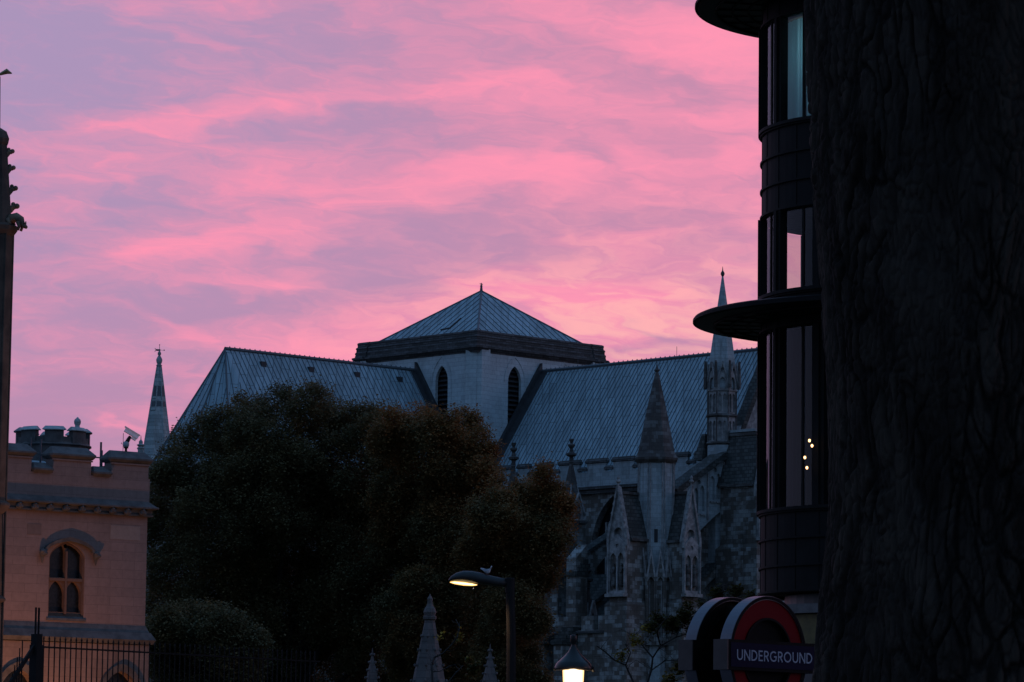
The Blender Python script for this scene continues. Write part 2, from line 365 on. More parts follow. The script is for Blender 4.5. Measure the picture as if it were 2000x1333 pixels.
# clasping corner piers with a chamfer
for poly_ in ([(6.6,-7.6),(6.6,-8.0),(8.0,-7.35),(8.0,-6.35),(7.6,-6.35),(7.6,-7.6)], [(-8.0,-7.4),(-8.0,-6.4),(-7.5,-6.4),(-7.5,-7.5),(-6.6,-7.5),(-6.6,-8.0),(-7.35,-8.0)], [(6.4,7.5),(6.4,8.0),(7.35,8.0),(8.0,7.4),(8.0,6.4),(7.5,6.4),(7.5,7.5)]):
    part(MB().prism(poly_, 16, 39.99), 'corner_pier', M['tower'], tower)
def cornice_ring(prof, T):
    rings = []
    for d, z in prof:
        h = T + d*.42; q = 1.35; e = .10
        rings.append([(sx, sy, z) for sx, sy in [
            (-h-e,-h-e),(-h+q,-h-e),(-h+q,-h),(h-q-.4,-h),(h-q-.4,-h-e),(h+e,-h-e),(h+e,-h+q),(h,-h+q),(h,h-q),(h+e,h-q),(h+e,h+e),(h-q,h+e),(h-q,h),(-h+q,h),(-h+q,h+e),(-h-e,h+e),(-h-e,h-q),(-h,h-q),(-h,-h+q),(-h-e,-h+q)]])
    return MB().loft(rings)
cr = cornice_ring([(.02,39.45),(.2,39.6),(1.0,39.84),(1.02,40.0),(.56,40.06),(.46,40.30),(.54,40.34),(.50,40.48),(.34,40.53),(.32,40.76),(.42,40.80),(.38,40.92),(.16,40.98),(.14,41.18),(.22,41.22),(.16,41.36),(-.1,41.42),(-.12,40.9)], T)
part(cr, 'cornice', M['darkstone'])
# pyramid roof with rolls running up the slope
def ribbed_tri(mb, rb, A0, A1, B0, B1, sp=.56, w=.06, h=.055, sag=0):
    """roof plane between eave A0-A1 and ridge B0-B1 (Vectors); ribs go up the slope from the eave"""
    A0, A1, B0, B1 = map(Vector, (A0, A1, B0, B1))
    mb.add([A0, A1, B1, B0] if (B0-B1).length > .01 else [A0, A1, B0], [(0,1,2,3)] if (B0-B1).length > .01 else [(0,1,2)])
    e = (A1-A0); L = e.length; e.normalize(); n = e.cross((B0+B1)/2 - (A0+A1)/2).normalized()
    if n.z < 0: n = -n
    up = n.cross(e); 
    if up.z < 0: up = -up
    b0 = (B0-A0).dot(e); b1 = (B1-A0).dot(e); H = (B0-A0).dot(up)
    k = int(L/sp)
    for i in range(1, k):
        s = (i*L/k) + (random.random()-.5)*.09
        if s < b0: t = s/b0
        elif s > b1: t = (L-s)/(L-b1)
        else: t = 1
        if t*H < .3: continue
        p = A0 + e*s; q = p + up*(t*H); 
        rb.add([p-e*w/2, p+e*w/2, p+n*h, q-e*w/2, q+e*w/2, q+n*h], [(0,2,5,3),(1,4,5,2),(0,1,2),(3,5,4)])
AP = (0, 0, 46.25)
py_, pyr = MB(), MB()
q = T-.15; zc = 40.75
cn = [(-q,-q,zc),(q,-q,zc),(q,q,zc),(-q,q,zc)]
for i in range(4): ribbed_tri(py_, pyr, cn[i], cn[(i+1)%4], AP, AP, .76)
pyro = part(py_, 'tower_roof', M['lead']); part(pyr, 'roof_roll', M['leadrib'], pyro)
hp = MB()
for c_ in cn: hp.tube([c_, AP], .1, 5)
hp.tube([(0,0,46.1),(0,0,46.6),(0,0,47.0)], [.16,.1,.03]); hp.ball((0,0,46.7), .12); hp.box(-.03,.03,-.18,.18,46.86,46.92)
part(hp, 'hip_roll', M['leadrib'], pyro)
hat = MB().tube([(3.3,-T+.9,42.0),(2.2,-T+.75,41.9)], .08).tube([(3.3,-T+.9,42.05),(3.8,-T+1.7,42.9)], .08)
part(hat, 'roof_hatch', M['leadedge'], pyro)

# transept roof
RZ, EZ, HW = 38.35, 27.3, 7.55
XT = 37.2
rt, rr = MB(), MB()
ribbed_tri(rt, rr, (T,-HW,EZ), (XT,-HW,EZ), (T,0,RZ), (XT,0,RZ), .45)
rt.add([(T,HW,EZ),(XT,HW,EZ),(XT,0,RZ),(T,0,RZ)], [(0,3,2,1)])
o = part(rt, 'transept_roof', M['lead']); part(rr, 'roof_roll', M['leadrib'], o)
rc = MB().tube([(T,0,RZ+.02),(XT,0,RZ+.02)], .16, 6)
for i in range(52): x = T+.3+i*.56; rc.tube([(x,-.13,RZ+.02),(x,0,RZ+.24),(x,.13,RZ+.02)], .045, 4)
part(rc, 'ridge_roll', M['leadrib'], o)
for x in (12.5, 24.5): part(MB().tube([(x,0,RZ),(x,0,RZ+1.0)], .02, 4), 'ridge_rod', M['leadrib'], o)
# choir roof with polygonal apse end
YA = -29.8; AR = 7.3
ct, cb = MB(), MB()
ribbed_tri(ct, cb, (HW,YA,EZ), (HW,-T,EZ), (0,YA,RZ), (0,-T,RZ), .5)
ct.add([(-HW,YA,EZ),(-HW,-T,EZ),(0,-T,RZ),(0,YA,RZ)], [(0,1,2,3)])
ang = [0, -36, -72, -108, -144, -180]
ap = [(AR*math.cos(R(a)) if i not in (0,5) else HW*(1 if i == 0 else -1), YA + (AR-.6)*math.sin(R(a)), EZ) for i, a in enumerate(ang)]
for i in range(5): ribbed_tri(ct, cb, ap[i], ap[i+1], (0,YA,RZ), (0,YA,RZ), .62)
o = part(ct, 'choir_roof', M['lead']); part(cb, 'roof_roll', M['leadrib'], o)
rc = MB().tube([(0,-T,RZ+.02),(0,YA,RZ+.02)], .16, 6)
for i in range(39): y = -T-.3-i*.56; rc.tube([(-.13,y,RZ+.02),(0,y,RZ+.22),(.13,y,RZ+.02)], .045, 4)
for p in ap[1:5]: rc.tube([p, (0,YA,RZ)], .08, 5)
part(rc, 'ridge_roll', M['leadrib'], o)
for y in (-10.5,-15.5,-20.8,-26.2): part(MB().box(.55,.9,y-.28,y+.28,RZ-1.35,RZ-.85), 'roof_vent', M['leadedge'], o)
# flashings where the roofs meet the tower
fl = MB()
def strip(a, b, w, n, t=.07):
    a, b, w, n = Vector(a), Vector(b), Vector(w), Vector(n)
    fl.loft([[tuple(a), tuple(a+w), tuple(a+w+n*t), tuple(a+n*t)], [tuple(b), tuple(b+w), tuple(b+w+n*t), tuple(b+n*t)]])
nt_ = Vector((0, -RZ+EZ, -HW)).normalized()*-1
nT = Vector((0, -(RZ-EZ), HW)).normalized(); nC = Vector(((RZ-EZ), 0, HW)).normalized()
strip((T,0,RZ+.75), (T,-HW,EZ+.75), (.34,0,0), (0,0,-1), .75); strip((T,-.0,RZ+.06),(T,-HW,EZ+.06),(1.1,0,0),nT,.03)
strip((0,-T,RZ+.75), (HW,-T,EZ+.75), (0,-.34,0), (0,0,-1), .75); strip((0,-T,RZ+.06),(HW,-T,EZ+.06),(0,-.9,0),nC,.03)
part(fl, 'flashing', M['leadedge'])

# clerestory walls under the parapets
BAYX = [13.2, 20.1, 26.9]            # aisle piers along the transept
YW = -7.75
holes = [lancet((a+b)/2, 17.5, 4.6, 22.0, 1.0, 8) for a, b in zip([7.9]+BAYX, BAYX+[XT-.6])]
ws = A.ony(1197, 970, YW)
holes[2] = lancet(ws[0], 17.0, 4.9, ws[1]-4.2, 1.0, 10)
cwall = MB().panel((0,YW,0), XV, -YV, [(T,0),(XT,0),(XT,26.4),(T,26.4)], holes, .7, back=False)
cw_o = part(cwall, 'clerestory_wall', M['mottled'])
gl = MB().box(T, XT-.8, YW+.78, YW+.82, 15, 26); part(gl, 'window_glass', M['leadglass'], cw_o)
for h in holes:
    mu = MB(); cx = (h[0][0]+h[1][0])/2; w_ = h[1][0]-h[0][0]
    for k in range(1, 4): mu.box(cx-w_/2+k*w_/4-.09, cx-w_/2+k*w_/4+.09, YW+.45, YW+.7, 17.2, 23.0+(.9 if k != 2 else 2.6))
    mu.panel((0,YW+.45,0), XV, -YV, circ(cx, h[0][1]+6.3, 1.05), [circ(cx, h[0][1]+6.3, .75)], .25, back=False)
    part(mu, 'window_tracery', M['creamtrim'], cw_o)

tw2 = MB().panel((HW+.2,0,0), YV, XV, [(YA,0),(-T,0),(-T,28.2),(YA,28.2)], [lancet(y, 15, 3.6, 21, 1.0) for y in (-12,-18,-24)], .5, back=True)
tw2.prism([(x*1.02, YA+(y-YA)*1.02) for x, y, z in ap], 0, 28.2)
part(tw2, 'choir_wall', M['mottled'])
# battlemented parapet of the transept
pz0 = 29.25; dpt = .2
pp = MB(); pc = MB()
pp.box(T+.02, XT, YW-.22, YW+dpt, 26.5, 28.15)
merl = [(7.9,9.0),(10.1,11.3),(12.85,13.95)]
for a, b in ((1012,1033),(1056,1076),(1093,1131),(1146,1183),(1197,1238),(1262,1298),(1318,1343),(1358,1392),(1412,1440)):
    xa = A.ony(a, 900, YW-.2)[0]; xb = A.ony(b, 900, YW-.2)[0]; merl.append((xa, xb))
merl = sorted(m for m in merl[2:])
merl = [(8.2,9.6),(10.7,12.3)] + merl[1:]
pa = part(pp, 'parapet', M['pale'])
def coping(xa, xb, z0, z1, e):
    y0, y1 = YW-.32, YW+.1+e*.3
    r = lambda k, z: [(xa-.12+k,y0+k,z),(xb+.12-k,y0+k,z),(xb+.12-k,y1,z),(xa-.12+k,y1,z)]
    part(MB().loft([r(.1,z0), r(0,z0+.05), r(0,z0+.2), r(.13,z1)]), 'coping', M['darkstone'], pa)
for i, (xa, xb) in enumerate(merl):
    part(MB().box(xa, xb, YW-.2, YW+.06, 28.15, 28.88), 'merlon', M['pale'], pa)
    coping(xa, xb, 28.86, 29.28, .1)
    if i+1 < len(merl): coping(xb+.02, merl[i+1][0]-.02, 28.24, 28.6, -.9)
stc = MB().box(T, XT, YW-.5, YW, 26.66, 26.9).box(T, XT, YW-.32, YW, 26.3, 26.66)
part(stc, 'string_course', M['darkstone'], pa)
# small stair box in the angle of tower and transept
bx = MB().box(8.2, 9.9, -9.4, -8.0, 20, 29.2)
o = part(bx, 'stair_box', M['pale']); part(MB().box(8.0,10.1,-9.6,-7.9,29.2,29.4).box(8.75,9.3,-9.45,-9.35,28.1,28.9), 'box_roof', M['leadedge'], o)

def octa_face(cx, cy, r, k, n=8):
    a = 2*math.pi*(k)/n; N = Vector((math.cos(a), math.sin(a), 0)); U = Vector((-math.sin(a), math.cos(a), 0))
    ap_ = r*math.cos(math.pi/n); w = 2*r*math.sin(math.pi/n)
    return Vector((cx, cy, 0)) + N*ap_, U, N, w
OR8 = math.pi/8

# big stair turret at the aisle corner, with a stone spire
c1 = (37.5, -15.9); p1 = A.w(*c1)
z1 = lambda py: hz(p1.x, p1.y, py)
s1 = F/p1.y
t1 = MB(); rT = 37.0/s1/math.cos(0)
t1.lathe(*c1, [(rT,0),(rT,z1(903))], 8, OR8)
tur = part(t1, 'stair_turret', M['pale'])
ml = MB()
for k in range(8):
    a = OR8 + k*math.pi/4
    for da in (-.07, .07): ml.tube([(c1[0]+rT*math.cos(a+da), c1[1]+rT*math.sin(a+da), 6), (c1[0]+rT*math.cos(a+da), c1[1]+rT*math.sin(a+da), z1(905))], .055, 5)
part(ml, 'edge_shaft', M['creamtrim'], tur)
part(MB().lathe(*c1, [(rT+.05,z1(907)),(rT+.14,z1(905)),(rT+.32,z1(900)),(rT+.34,z1(896)),(rT+.24,z1(892)),(rT+.06,z1(884)),(.90,z1(806)),(.17,z1(730)),(.09,z1(727))], 8, OR8), 'turret_spire', M['spire'], tur)
part(MB().lathe(*c1, [(.09,z1(728)),(.24,z1(724)),(.12,z1(720)),(.06,z1(716)),(.02,z1(707))], 8), 'finial', M['darkstone'], tur)
sl_ = MB(); O, U, N, w_ = octa_face(*c1, rT, 7)
sl_.panel(O+N*.03, U, N, [(-.14,z1(1062)),(.14,z1(1062)),(.14,z1(1036)),(-.14,z1(1036))], [], .1)
part(sl_, 'slit_window', M['void'], tur)
# gableted arcade wrapped round the turret foot
ga = MB(); gd = MB()
for k in (5, 6, 7, 0):
    for off in (-1, 1):
        O, U, N, w_ = octa_face(*c1, rT+.42, k)
        gw = w_/2; u0 = off*gw/2
        zb, ze, zt = z1(1262), z1(1128), z1(1076)
        ol = [(u0-gw/2+.02, zb), (u0+gw/2-.02, zb), (u0+gw/2-.02, ze), (u0, zt), (u0-gw/2+.02, ze)]
        ga.panel(O, U, N, ol, [lancet(u0, zb+.5, gw*.66, z1(1140), 1.0)], .34)
        gd.panel(O+N*.07, U, N, [(u0-gw/2-.02, ze-.1), (u0-gw/2+.14, ze-.1), (u0, zt-.45), (u0+gw/2-.14, ze-.1), (u0+gw/2+.02, ze-.1), (u0, zt+.15)], [], .1)
part(ga, 'niche_arcade', M['mottled'], tur); part(gd, 'gablet', M['creamtrim'], tur)

def gabled_buttress(x0, x1, y0, y1, face, ez, rz, zmid, zlow, name='buttress'):
    """pier with a steep stone-slated gable roof; face 'u' = gable looks along -y, 'v' = gable looks along +x"""
    body = MB().box(x0, x1, y0, y1, zmid, ez); g = .28
    body.box(x0-g, x1+g, y0-g, y1, 0, zmid-.35)
    cx, cy = (x0+x1)/2, (y0+y1)/2
    body.loft([[(x0-g,y0-g,zmid-.35),(x1+g,y0-g,zmid-.35),(x1+g,y1,zmid-.35),(x0-g,y1,zmid-.35)], [(x0,y0,zmid),(x1,y0,zmid),(x1,y1,zmid),(x0,y1,zmid)]])
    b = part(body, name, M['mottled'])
    rf = MB(); gb = MB(); cp = MB(); nd = MB(); st = MB()
    if face == 'u':
        rf.add([(x0-.12,y0+.3,ez),(cx,y0+.3,rz),(cx,y1+.4,rz),(x0-.12,y1+.4,ez)], [(0,1,2,3)]); rf.add([(x1+.12,y0+.3,ez),(cx,y0+.3,rz),(cx,y1+.4,rz),(x1+.12,y1+.4,ez)], [(0,3,2,1)])
        O, U, N = Vector((cx, y0-.04, 0)), XV, -YV; h = (x1-x0)/2
        cp.bar((x1+.1,y0+.3,ez-.05),(x1+.1,y1,ez-.05),.3,.22); part(MB().bar((cx,y0+.3,rz),(cx,y1+.3,rz),.3,.22), 'ridge_stone', M['spire'], b)
    else:
        rf.add([(x0-.4,y0-.12,ez),(x0-.4,cy,rz),(x1-.3,cy,rz),(x1-.3,y0-.12,ez)], [(0,1,2,3)]); rf.add([(x0-.4,y1+.12,ez),(x0-.4,cy,rz),(x1-.3,cy,rz),(x1-.3,y1+.12,ez)], [(0,3,2,1)])
        O, U, N = Vector((x1+.04, cy, 0)), YV, XV; h = (y1-y0)/2
        cp.bar((x0,y0-.1,ez-.05),(x1-.3,y0-.1,ez-.05),.3,.22); part(MB().bar((x0-.3,cy,rz),(x1-.3,cy,rz),.3,.22), 'ridge_stone', M['spire'], b)
    H = rz - ez
    part(rf, 'slate_roof', M['slate'], b); part(cp, 'coping', M['spire'], b)
    ro = h*.5
    gb.panel(O+N*.02, U, N, [(-h-.05, ez-1.0), (h+.05, ez-1.0), (h+.05, ez), (0, rz+.45), (-h-.05, ez)], [circ(0, ez+H*.12, ro, 12)], .34)
    for sgn in (-1, 1): gb.bar(O+U*sgn*(h+.06)+Vector((0,0,ez-.1))+N*.05, O+Vector((0,0,rz+.5))+N*.05, .3, .16)
    # niche stage below the gable: two cusped lights under a gablet, with shafts and a sill
    zb = zmid+.5; zt = ez-.2
    gb.panel(O+N*.14, U, N, [(-h,zb),(h,zb),(h,zt-.2),(0,zt+.55),(-h,zt-.2)], [lancet(-h*.44, zb+.25, h*.72, zt-1.5, 1.0), lancet(h*.44, zb+.25, h*.72, zt-1.5, 1.0), circ(0, zt-.35, .17, 8)], .3)
    for uu in (-h+.02, h-.02): gb.tube([O+U*uu+N*.2+Vector((0,0,zb)), O+U*uu+N*.2+Vector((0,0,zt-.1))], .09, 6)
    gb.bar(O-U*(h+.1)+N*.2+Vector((0,0,zb-.12)), O+U*(h+.1)+N*.2+Vector((0,0,zb-.12)), .5, .25)
    fi = O+Vector((0,0,rz+.45))+N*.05
    gb.lathe(fi.x, fi.y, [(.07,rz+.35),(.07,rz+.7),(.2,rz+.8),(.22,rz+.92),(.08,rz+1.0),(.13,rz+1.15),(.02,rz+1.35)], 6)
    for sgn in (-1, 1):
        for k_ in range(1, 6):
            p_ = (O+U*sgn*(h+.12)+Vector((0,0,ez-.1))).lerp(O+Vector((0,0,rz+.5)), k_/6) + N*.12 + U*sgn*.06; gb.ball(tuple(p_), .1, 1.1, 6, 4)
        gb.tube([O+U*sgn*(h+.05)+N*.12+Vector((0,0,zt-.4)), O+U*sgn*(h+.05)+N*.12+Vector((0,0,zt+.5)), O+U*sgn*(h+.05)+N*.12+Vector((0,0,zt+1.1))], [.13,.11,.02], 6)
    part(gb, 'niche_gable', M['creamtrim'], b)
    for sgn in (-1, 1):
        dk = MB(); dk.panel(O-N*.12, U, N, lancet(sgn*h*.44, zb+.27, h*.70, zt-1.52, 1.0), [], .03); part(dk, 'niche_shade', M['darkstone'], b)  # dark sheet behind the statues paints in the niche shade
    # weathered statues in the niches
    for sgn in (-1, 1):
        c_ = O + U*sgn*h*.44 + N*.06; st = MB(); hgt = min(2.6, (zt-zb)*.45); zz = zb+.55
        st.lathe(c_.x, c_.y, [(.13,zz),(.2,zz+.1),(.19,zz+hgt*.4),(.15,zz+hgt*.55),(.2,zz+hgt*.72),(.19,zz+hgt*.8),(.07,zz+hgt*.84),(.1,zz+hgt*.9),(.09,zz+hgt*.97),(.03,zz+hgt)], 9)
        st.tube([c_+N*.1+U*.17+Vector((0,0,zz+hgt*.75)), c_+N*.22+U*.15+Vector((0,0,zz+hgt*.6)), c_+N*.2-U*.02+Vector((0,0,zz+hgt*.62))], .06, 5)
        part(st, 'statue', M['spire'], b)
    return b
def zz(x, y, py): return A.z(x, y, py)
# buttress towards the left, gable end to the left
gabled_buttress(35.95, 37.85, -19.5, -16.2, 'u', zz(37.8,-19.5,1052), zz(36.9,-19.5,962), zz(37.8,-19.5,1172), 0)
# buttress towards the right
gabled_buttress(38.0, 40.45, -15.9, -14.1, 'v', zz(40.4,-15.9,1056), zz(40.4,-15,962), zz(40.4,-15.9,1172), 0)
# third one in front of the corner turret
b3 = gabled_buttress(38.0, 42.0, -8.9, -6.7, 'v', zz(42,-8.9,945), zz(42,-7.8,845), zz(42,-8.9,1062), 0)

# corner turret with openwork stages, gablets and slender spire
c2 = (36.9, -7.6); p2 = A.w(*c2); z2 = lambda py: hz(p2.x, p2.y, py); s2 = F/p2.y
r2_ = 29.0/s2
ct2 = MB().lathe(*c2, [(r2_+.12,0),(r2_+.12,z2(1000)),(r2_+.05,z2(872)),(r2_-.16,z2(868)),(r2_-.16,z2(740))], 8, OR8)
tu2 = part(ct2, 'corner_turret', M['pale'])
st2 = MB(); bd = MB(); gt = MB(); sh = MB()
for k in range(8):
    O, U, N, w_ = octa_face(*c2, r2_, k); hw = w_/2
    for (za, zb_) in ((866, 817), (811, 764)):
        zl, zh = z2(za), z2(zb_)
        hs = [lancet(sg*hw*.45, zl+.15, hw*.62, zh-.55, 1.0, 4) for sg in (-1, 1)]
        st2.panel(O, U, N, [(-hw,zl),(hw,zl),(hw,zh),(-hw,zh)], hs, .13)
    O, U, N, w_ = octa_face(*c2, r2_+.1, k); hw = w_/2
    zl, zm, zh = z2(766), z2(752), z2(712)
    gt.panel(O, U, N, [(-hw,zl),(hw,zl),(hw,zm),(0,zh),(-hw,zm)], [lancet(0, zl+.1, hw*.9, zl+.75, 1.0, 4), circ(0, zl+1.75, .13, 8)], .2)
    for sgn in (-1, 1): gt.bar(O+U*sgn*(hw+.02)+Vector((0,0,zm))+N*.04, O+Vector((0,0,zh+.1))+N*.04, .16, .1)
    a = OR8 + k*math.pi/4
    sh.tube([(c2[0]+(r2_+.03)*math.cos(a), c2[1]+(r2_+.03)*math.sin(a), z2(866)), (c2[0]+(r2_+.03)*math.cos(a), c2[1]+(r2_+.03)*math.sin(a), z2(766))], .065, 5)
    gx, gy = c2[0]+(r2_+.28)*math.cos(a), c2[1]+(r2_+.28)*math.sin(a)
    sh.tube([(gx,gy,z2(760)), (gx,gy,z2(730)), (gx,gy,z2(708))], [.16,.13,.1], 5)
for py in (868, 814): part(MB().lathe(*c2, [(r2_,z2(py+3)),(r2_+.16,z2(py+1)),(r2_+.18,z2(py-1)),(r2_,z2(py-4))], 8, OR8), 'band', M['spire'], tu2)
part(st2, 'blind_arcade', M['creamtrim'], tu2); part(gt, 'gablet', M['creamtrim'], tu2); part(sh, 'edge_shaft', M['spire'], tu2)
part(MB().lathe(*c2, [(r2_-.1,z2(760)),(r2_-.12,z2(700)),(.5,z2(607)),(.07,z2(540))], 8, OR8), 'turret_spire', M['pale'], tu2)
part(MB().lathe(*c2, [(.07,z2(541)),(.17,z2(536)),(.15,z2(533)),(.05,z2(529)),(.015,z2(521))], 8), 'finial', M['darkstone'], tu2)
part(MB().loft([[(35.2,-9.2,z2(900)),(36.2,-9.2,z2(900)),(36.2,-8.2,z2(900)),(35.2,-8.2,z2(900))],[(35.5,-8.5,z2(848)),(35.9,-8.5,z2(848)),(35.9,-8.3,z2(848)),(35.5,-8.3,z2(848))]]), 'small_pinnacle', M['slate'], tu2)

# great north front: gable with tracery, verge coping, string courses
XG = 37.2
gzE = A.onx(1445, 833, XG); gzT = A.onx(1482, 742, XG)
sl_g = (gzT[1]-gzE[1])/(gzT[0]-gzE[0])
apex_z = gzE[1] + sl_g*(0-gzE[0])
gb = MB()
rose = [circ(-2.2, 31.6, .8, 12), circ(-2.9, 29.9, .42, 9), circ(0, 33.0, 1.6, 18), circ(-4.05, 28.4, .34, 8), circ(2.2, 31.6, .8, 12)]
gb.panel((XG,0,0), YV, XV, [(-7.4,0),(7.4,0),(7.4,gzE[1]-3),(5.6,gzE[1]),(0,apex_z),(-5.6,gzE[1]),(-7.4,gzE[1]-3)], rose+[lancet(-3.6, 25.6, 1.1, 26.6, 1.0), lancet(0, 12, 7.5, 20, 1.0, 10)], .5)
ga_o = part(gb, 'front_gable', M['creamtrim'])
tr = MB()
for cy, cz, r_ in ((-2.2,31.6,.8),(0,33.0,1.6),(-2.9,29.9,.42)):
    for k in range(6):
        a = k*math.pi/3; tr.tube([(XG+.02, cy+r_*math.cos(a), cz+r_*math.sin(a)), (XG+.02, cy+r_*.55*math.cos(a+.3), cz+r_*.55*math.sin(a+.3))], .07, 4)
    tr.panel((XG+.06,0,0), YV, XV, circ(cy, cz, r_+.16, 18), [circ(cy, cz, r_, 18)], .06, back=False)
part(tr, 'tracery', M['creamtrim'], ga_o)
vc = MB()
# dark inner slope of the parapet gable, seen above the roof
for sgn in (-1, 1):
    vc.loft([[(XG-.9, sgn*5.9, gzE[1]-1.6), (XG+.1, sgn*5.9, gzE[1]-1.6), (XG+.1, sgn*5.55, gzE[1]+.1), (XG-.9, sgn*5.55, gzE[1]+.1)], [(XG-.9, 0, apex_z-.4), (XG+.1, 0, apex_z-.4), (XG+.1, 0, apex_z+.3), (XG-.9, 0, apex_z+.3)]])
part(vc, 'verge_coping', M['slate'], ga_o)
cb_ = MB().box(XG-.6, XG+2.5, -7.2, -6.0, z2(1000), z2(848)); cb_.box(XG-.7, XG+3.6, -7.9, -5.9, z2(848), z2(843))
part(cb_, 'coping_block', M['pale'], ga_o)

# pinnacled piers and flying buttresses along the aisle
def pinnacle_pier(x, y, tip, fin, spb, pyb, w, nm='pinnacle_pier'):
    z = lambda py: zz(x, y, py); h = w/2
    b = MB().box(x-h, x+h, y-h, y+h, 0, z(pyb))
    # stepped buttress running outwards in offsets
    b.box(x-h*.9, x+h*.9, y-h-1.3, y-h, 0, z(1093))
    b.loft([[(x-h*.9,y-h-1.3,z(1093)),(x+h*.9,y-h-1.3,z(1093)),(x+h*.9,y-h,z(1093)),(x-h*.9,y-h,z(1093))],[(x-h*.9,y-h-.02,z(1065)),(x+h*.9,y-h-.02,z(1065)),(x+h*.9,y-h,z(1065)),(x-h*.9,y-h,z(1065))]])
    b.box(x-h*.8, x+h*.8, y-h-2.7, y-h-1.3, 0, z(1255))
    o = part(b, nm, M['mottled'])
    for (pa_, pb_, y0, y1) in ((1128,1094,-1.5,-.1),(1262,1228,-2.9,-1.3)):
        sw = MB()
        for k in range(4):
            f0, f1 = k/4, (k+1)/4
            za, zb_ = z(pa_)+(z(pb_)-z(pa_))*f0, z(pa_)+(z(pb_)-z(pa_))*f1
            sw.box(x-h-.05, x+h+.05, y-h+y0+(y1-y0)*f0, y-h+.02, za, zb_+.02)
        part(sw, 'weathering', M['slate'], o)
    sp = MB().sqr(x, y, [(h+.1,z(pyb)-.05),(h+.12,z(pyb)+.15),(h*.86,z(pyb)+.25),(h*.8,z(spb)),(.09,z(tip)),(.07,z(tip)+.1)])
    part(sp, 'pinnacle', M['spire'], o)
    gl = MB()
    for (O, U, N) in ((Vector((x, y-h*.86, 0)), XV, -YV), (Vector((x+h*.86, y, 0)), YV, XV)):
        gl.panel(O+N*.12, U, N, [(-h*.8,z(pyb)+.2),(h*.8,z(pyb)+.2),(h*.8,z(pyb)+.7),(0,z(spb)+1.4),(-h*.8,z(pyb)+.7)], [lancet(0, z(pyb)+.3, h*.8, z(pyb)+.9, 1.0)], .18)
        for sgn in (-1, 1): gl.bar(O+U*sgn*(h*.86)+Vector((0,0,z(pyb)+.6))+N*.16, O+Vector((0,0,z(spb)+1.5))+N*.16, .14, .14)
    for sx, sy in ((-1,-1),(1,-1),(1,1)): gl.tube([(x+sx*h*.82,y+sy*h*.82,z(spb)),(x,y,z(tip))], .06, 4)
    part(gl, 'gablet', M['creamtrim'], o)
    f = MB().lathe(x, y, [(.12,z(tip)-.1),(.2,z(tip)+.05),(.16,z(tip)+.5),(.42,z(tip)+.62),(.44,z(tip)+.78),(.2,z(tip)+.9),(.13,z(tip)+1.2),(.3,z(tip)+1.42),(.3,z(tip)+1.55),(.1,z(tip)+1.62),(.2,z(tip)+1.9),(.22,z(tip)+2.0),(.03,z(fin))], 8)
    part(f, 'finial', M['darkstone'], o)
    return o
pinnacle_pier(26.95, -15.0, 905, 868, 1000, 1022, 1.75)
pinnacle_pier(20.1, -15.0, 912, 877, 1000, 1022, 1.6)
def flyer(xa, ya, za, xb, yb, zb, th=.75, sag=1.2, up=.9, wd=.8, name='flying_buttress'):
    """raking arch from the pier (a, low) to the wall (b, high): straight top, curved underside"""
    top = []; bot = []
    for k in range(11):
        t = k/10; x = xa+(xb-xa)*t; y = ya+(yb-ya)*t; z = za+(zb-za)*t
        top.append(Vector((x, y, z))); bot.append(Vector((x, y, z - th - sag*(1-t)**2*0 - sag*(1-math.sqrt(max(0, 1-(1-t)**2))))))
    d = Vector((xb-xa, yb-ya, 0)).normalized(); sd = Vector((-d.y, d.x, 0))*wd/2
    rings = [[tuple(t_-sd), tuple(t_+sd), tuple(b_+sd), tuple(b_-sd)] for t_, b_ in zip(top, bot)]
    b = part(MB().loft(rings), name, M['mottled'])
    c = MB(); a_ = top[0]+Vector((0,0,.12)); e_ = top[-1]+Vector((0,0,.12)); c.bar(a_, e_, wd+.35, .25)
    part(c, 'coping', M['slate'], b)
    return b
for x in (20.1, 26.95):
    flyer(x, -14.2, zz(x,-14.2,1090), x, -8.0, zz(x,-8.0,1020) if x > 25 else 25.0, .8, 3.2)
for x, pa_, pb_ in ((26.95, 1205, 1120), (20.1, 1205, 1120)):
    flyer(x, -14.6, zz(x,-14.6,pa_), x, -8.0, zz(x,-8.0,pb_), .7, 2.4)
pinnacle_pier(31.6, -17.6, 1150, 1120, 1210, 1230, 1.2, 'low_pier')
# the traceried flyer of the front, between the two turrets
za, zb_ = zz(37.0,-14.0,962), zz(37.0,-8.6,895)
y0, y1 = -14.2, -8.3
def ft(y): return za + (zb_-za)*(y+14.0)/5.4
arc = [(y1 - (y1-y0)*k/12, 0) for k in range(13)]
bot = [(y, ft(y) - 4.3 - 2.6*(1-math.sqrt(max(0, 1-((y1-y)/(y1-y0))**2)))) for y, _ in arc]
hol = []
for k in range(3):
    cy = y0+1.0+k*1.9; hol += [lancet(cy-.36, ft(cy)-3.1, .52, ft(cy)-1.55, 1.0, 4), lancet(cy+.36, ft(cy)-2.95, .52, ft(cy)-1.3, 1.0, 4)]
    hol += [circ(cy, ft(cy)-.62, .2, 8)]
fp = MB().panel((37.9,0,0), YV, XV, [(y0, ft(y0))]+bot[::-1]+[(y1, ft(y1))], hol, .22)
fp.panel((37.62,0,0), YV, XV, [(y0, ft(y0))]+bot[::-1]+[(y1, ft(y1))], [], .9)
ff_ = part(fp, 'traceried_flyer', M['pale'])
part(MB().bar((37.45,y0,ft(y0)+.1),(37.45,y1,ft(y1)+.1),1.6,.5), 'coping', M['slate'], ff_)
sc = MB()
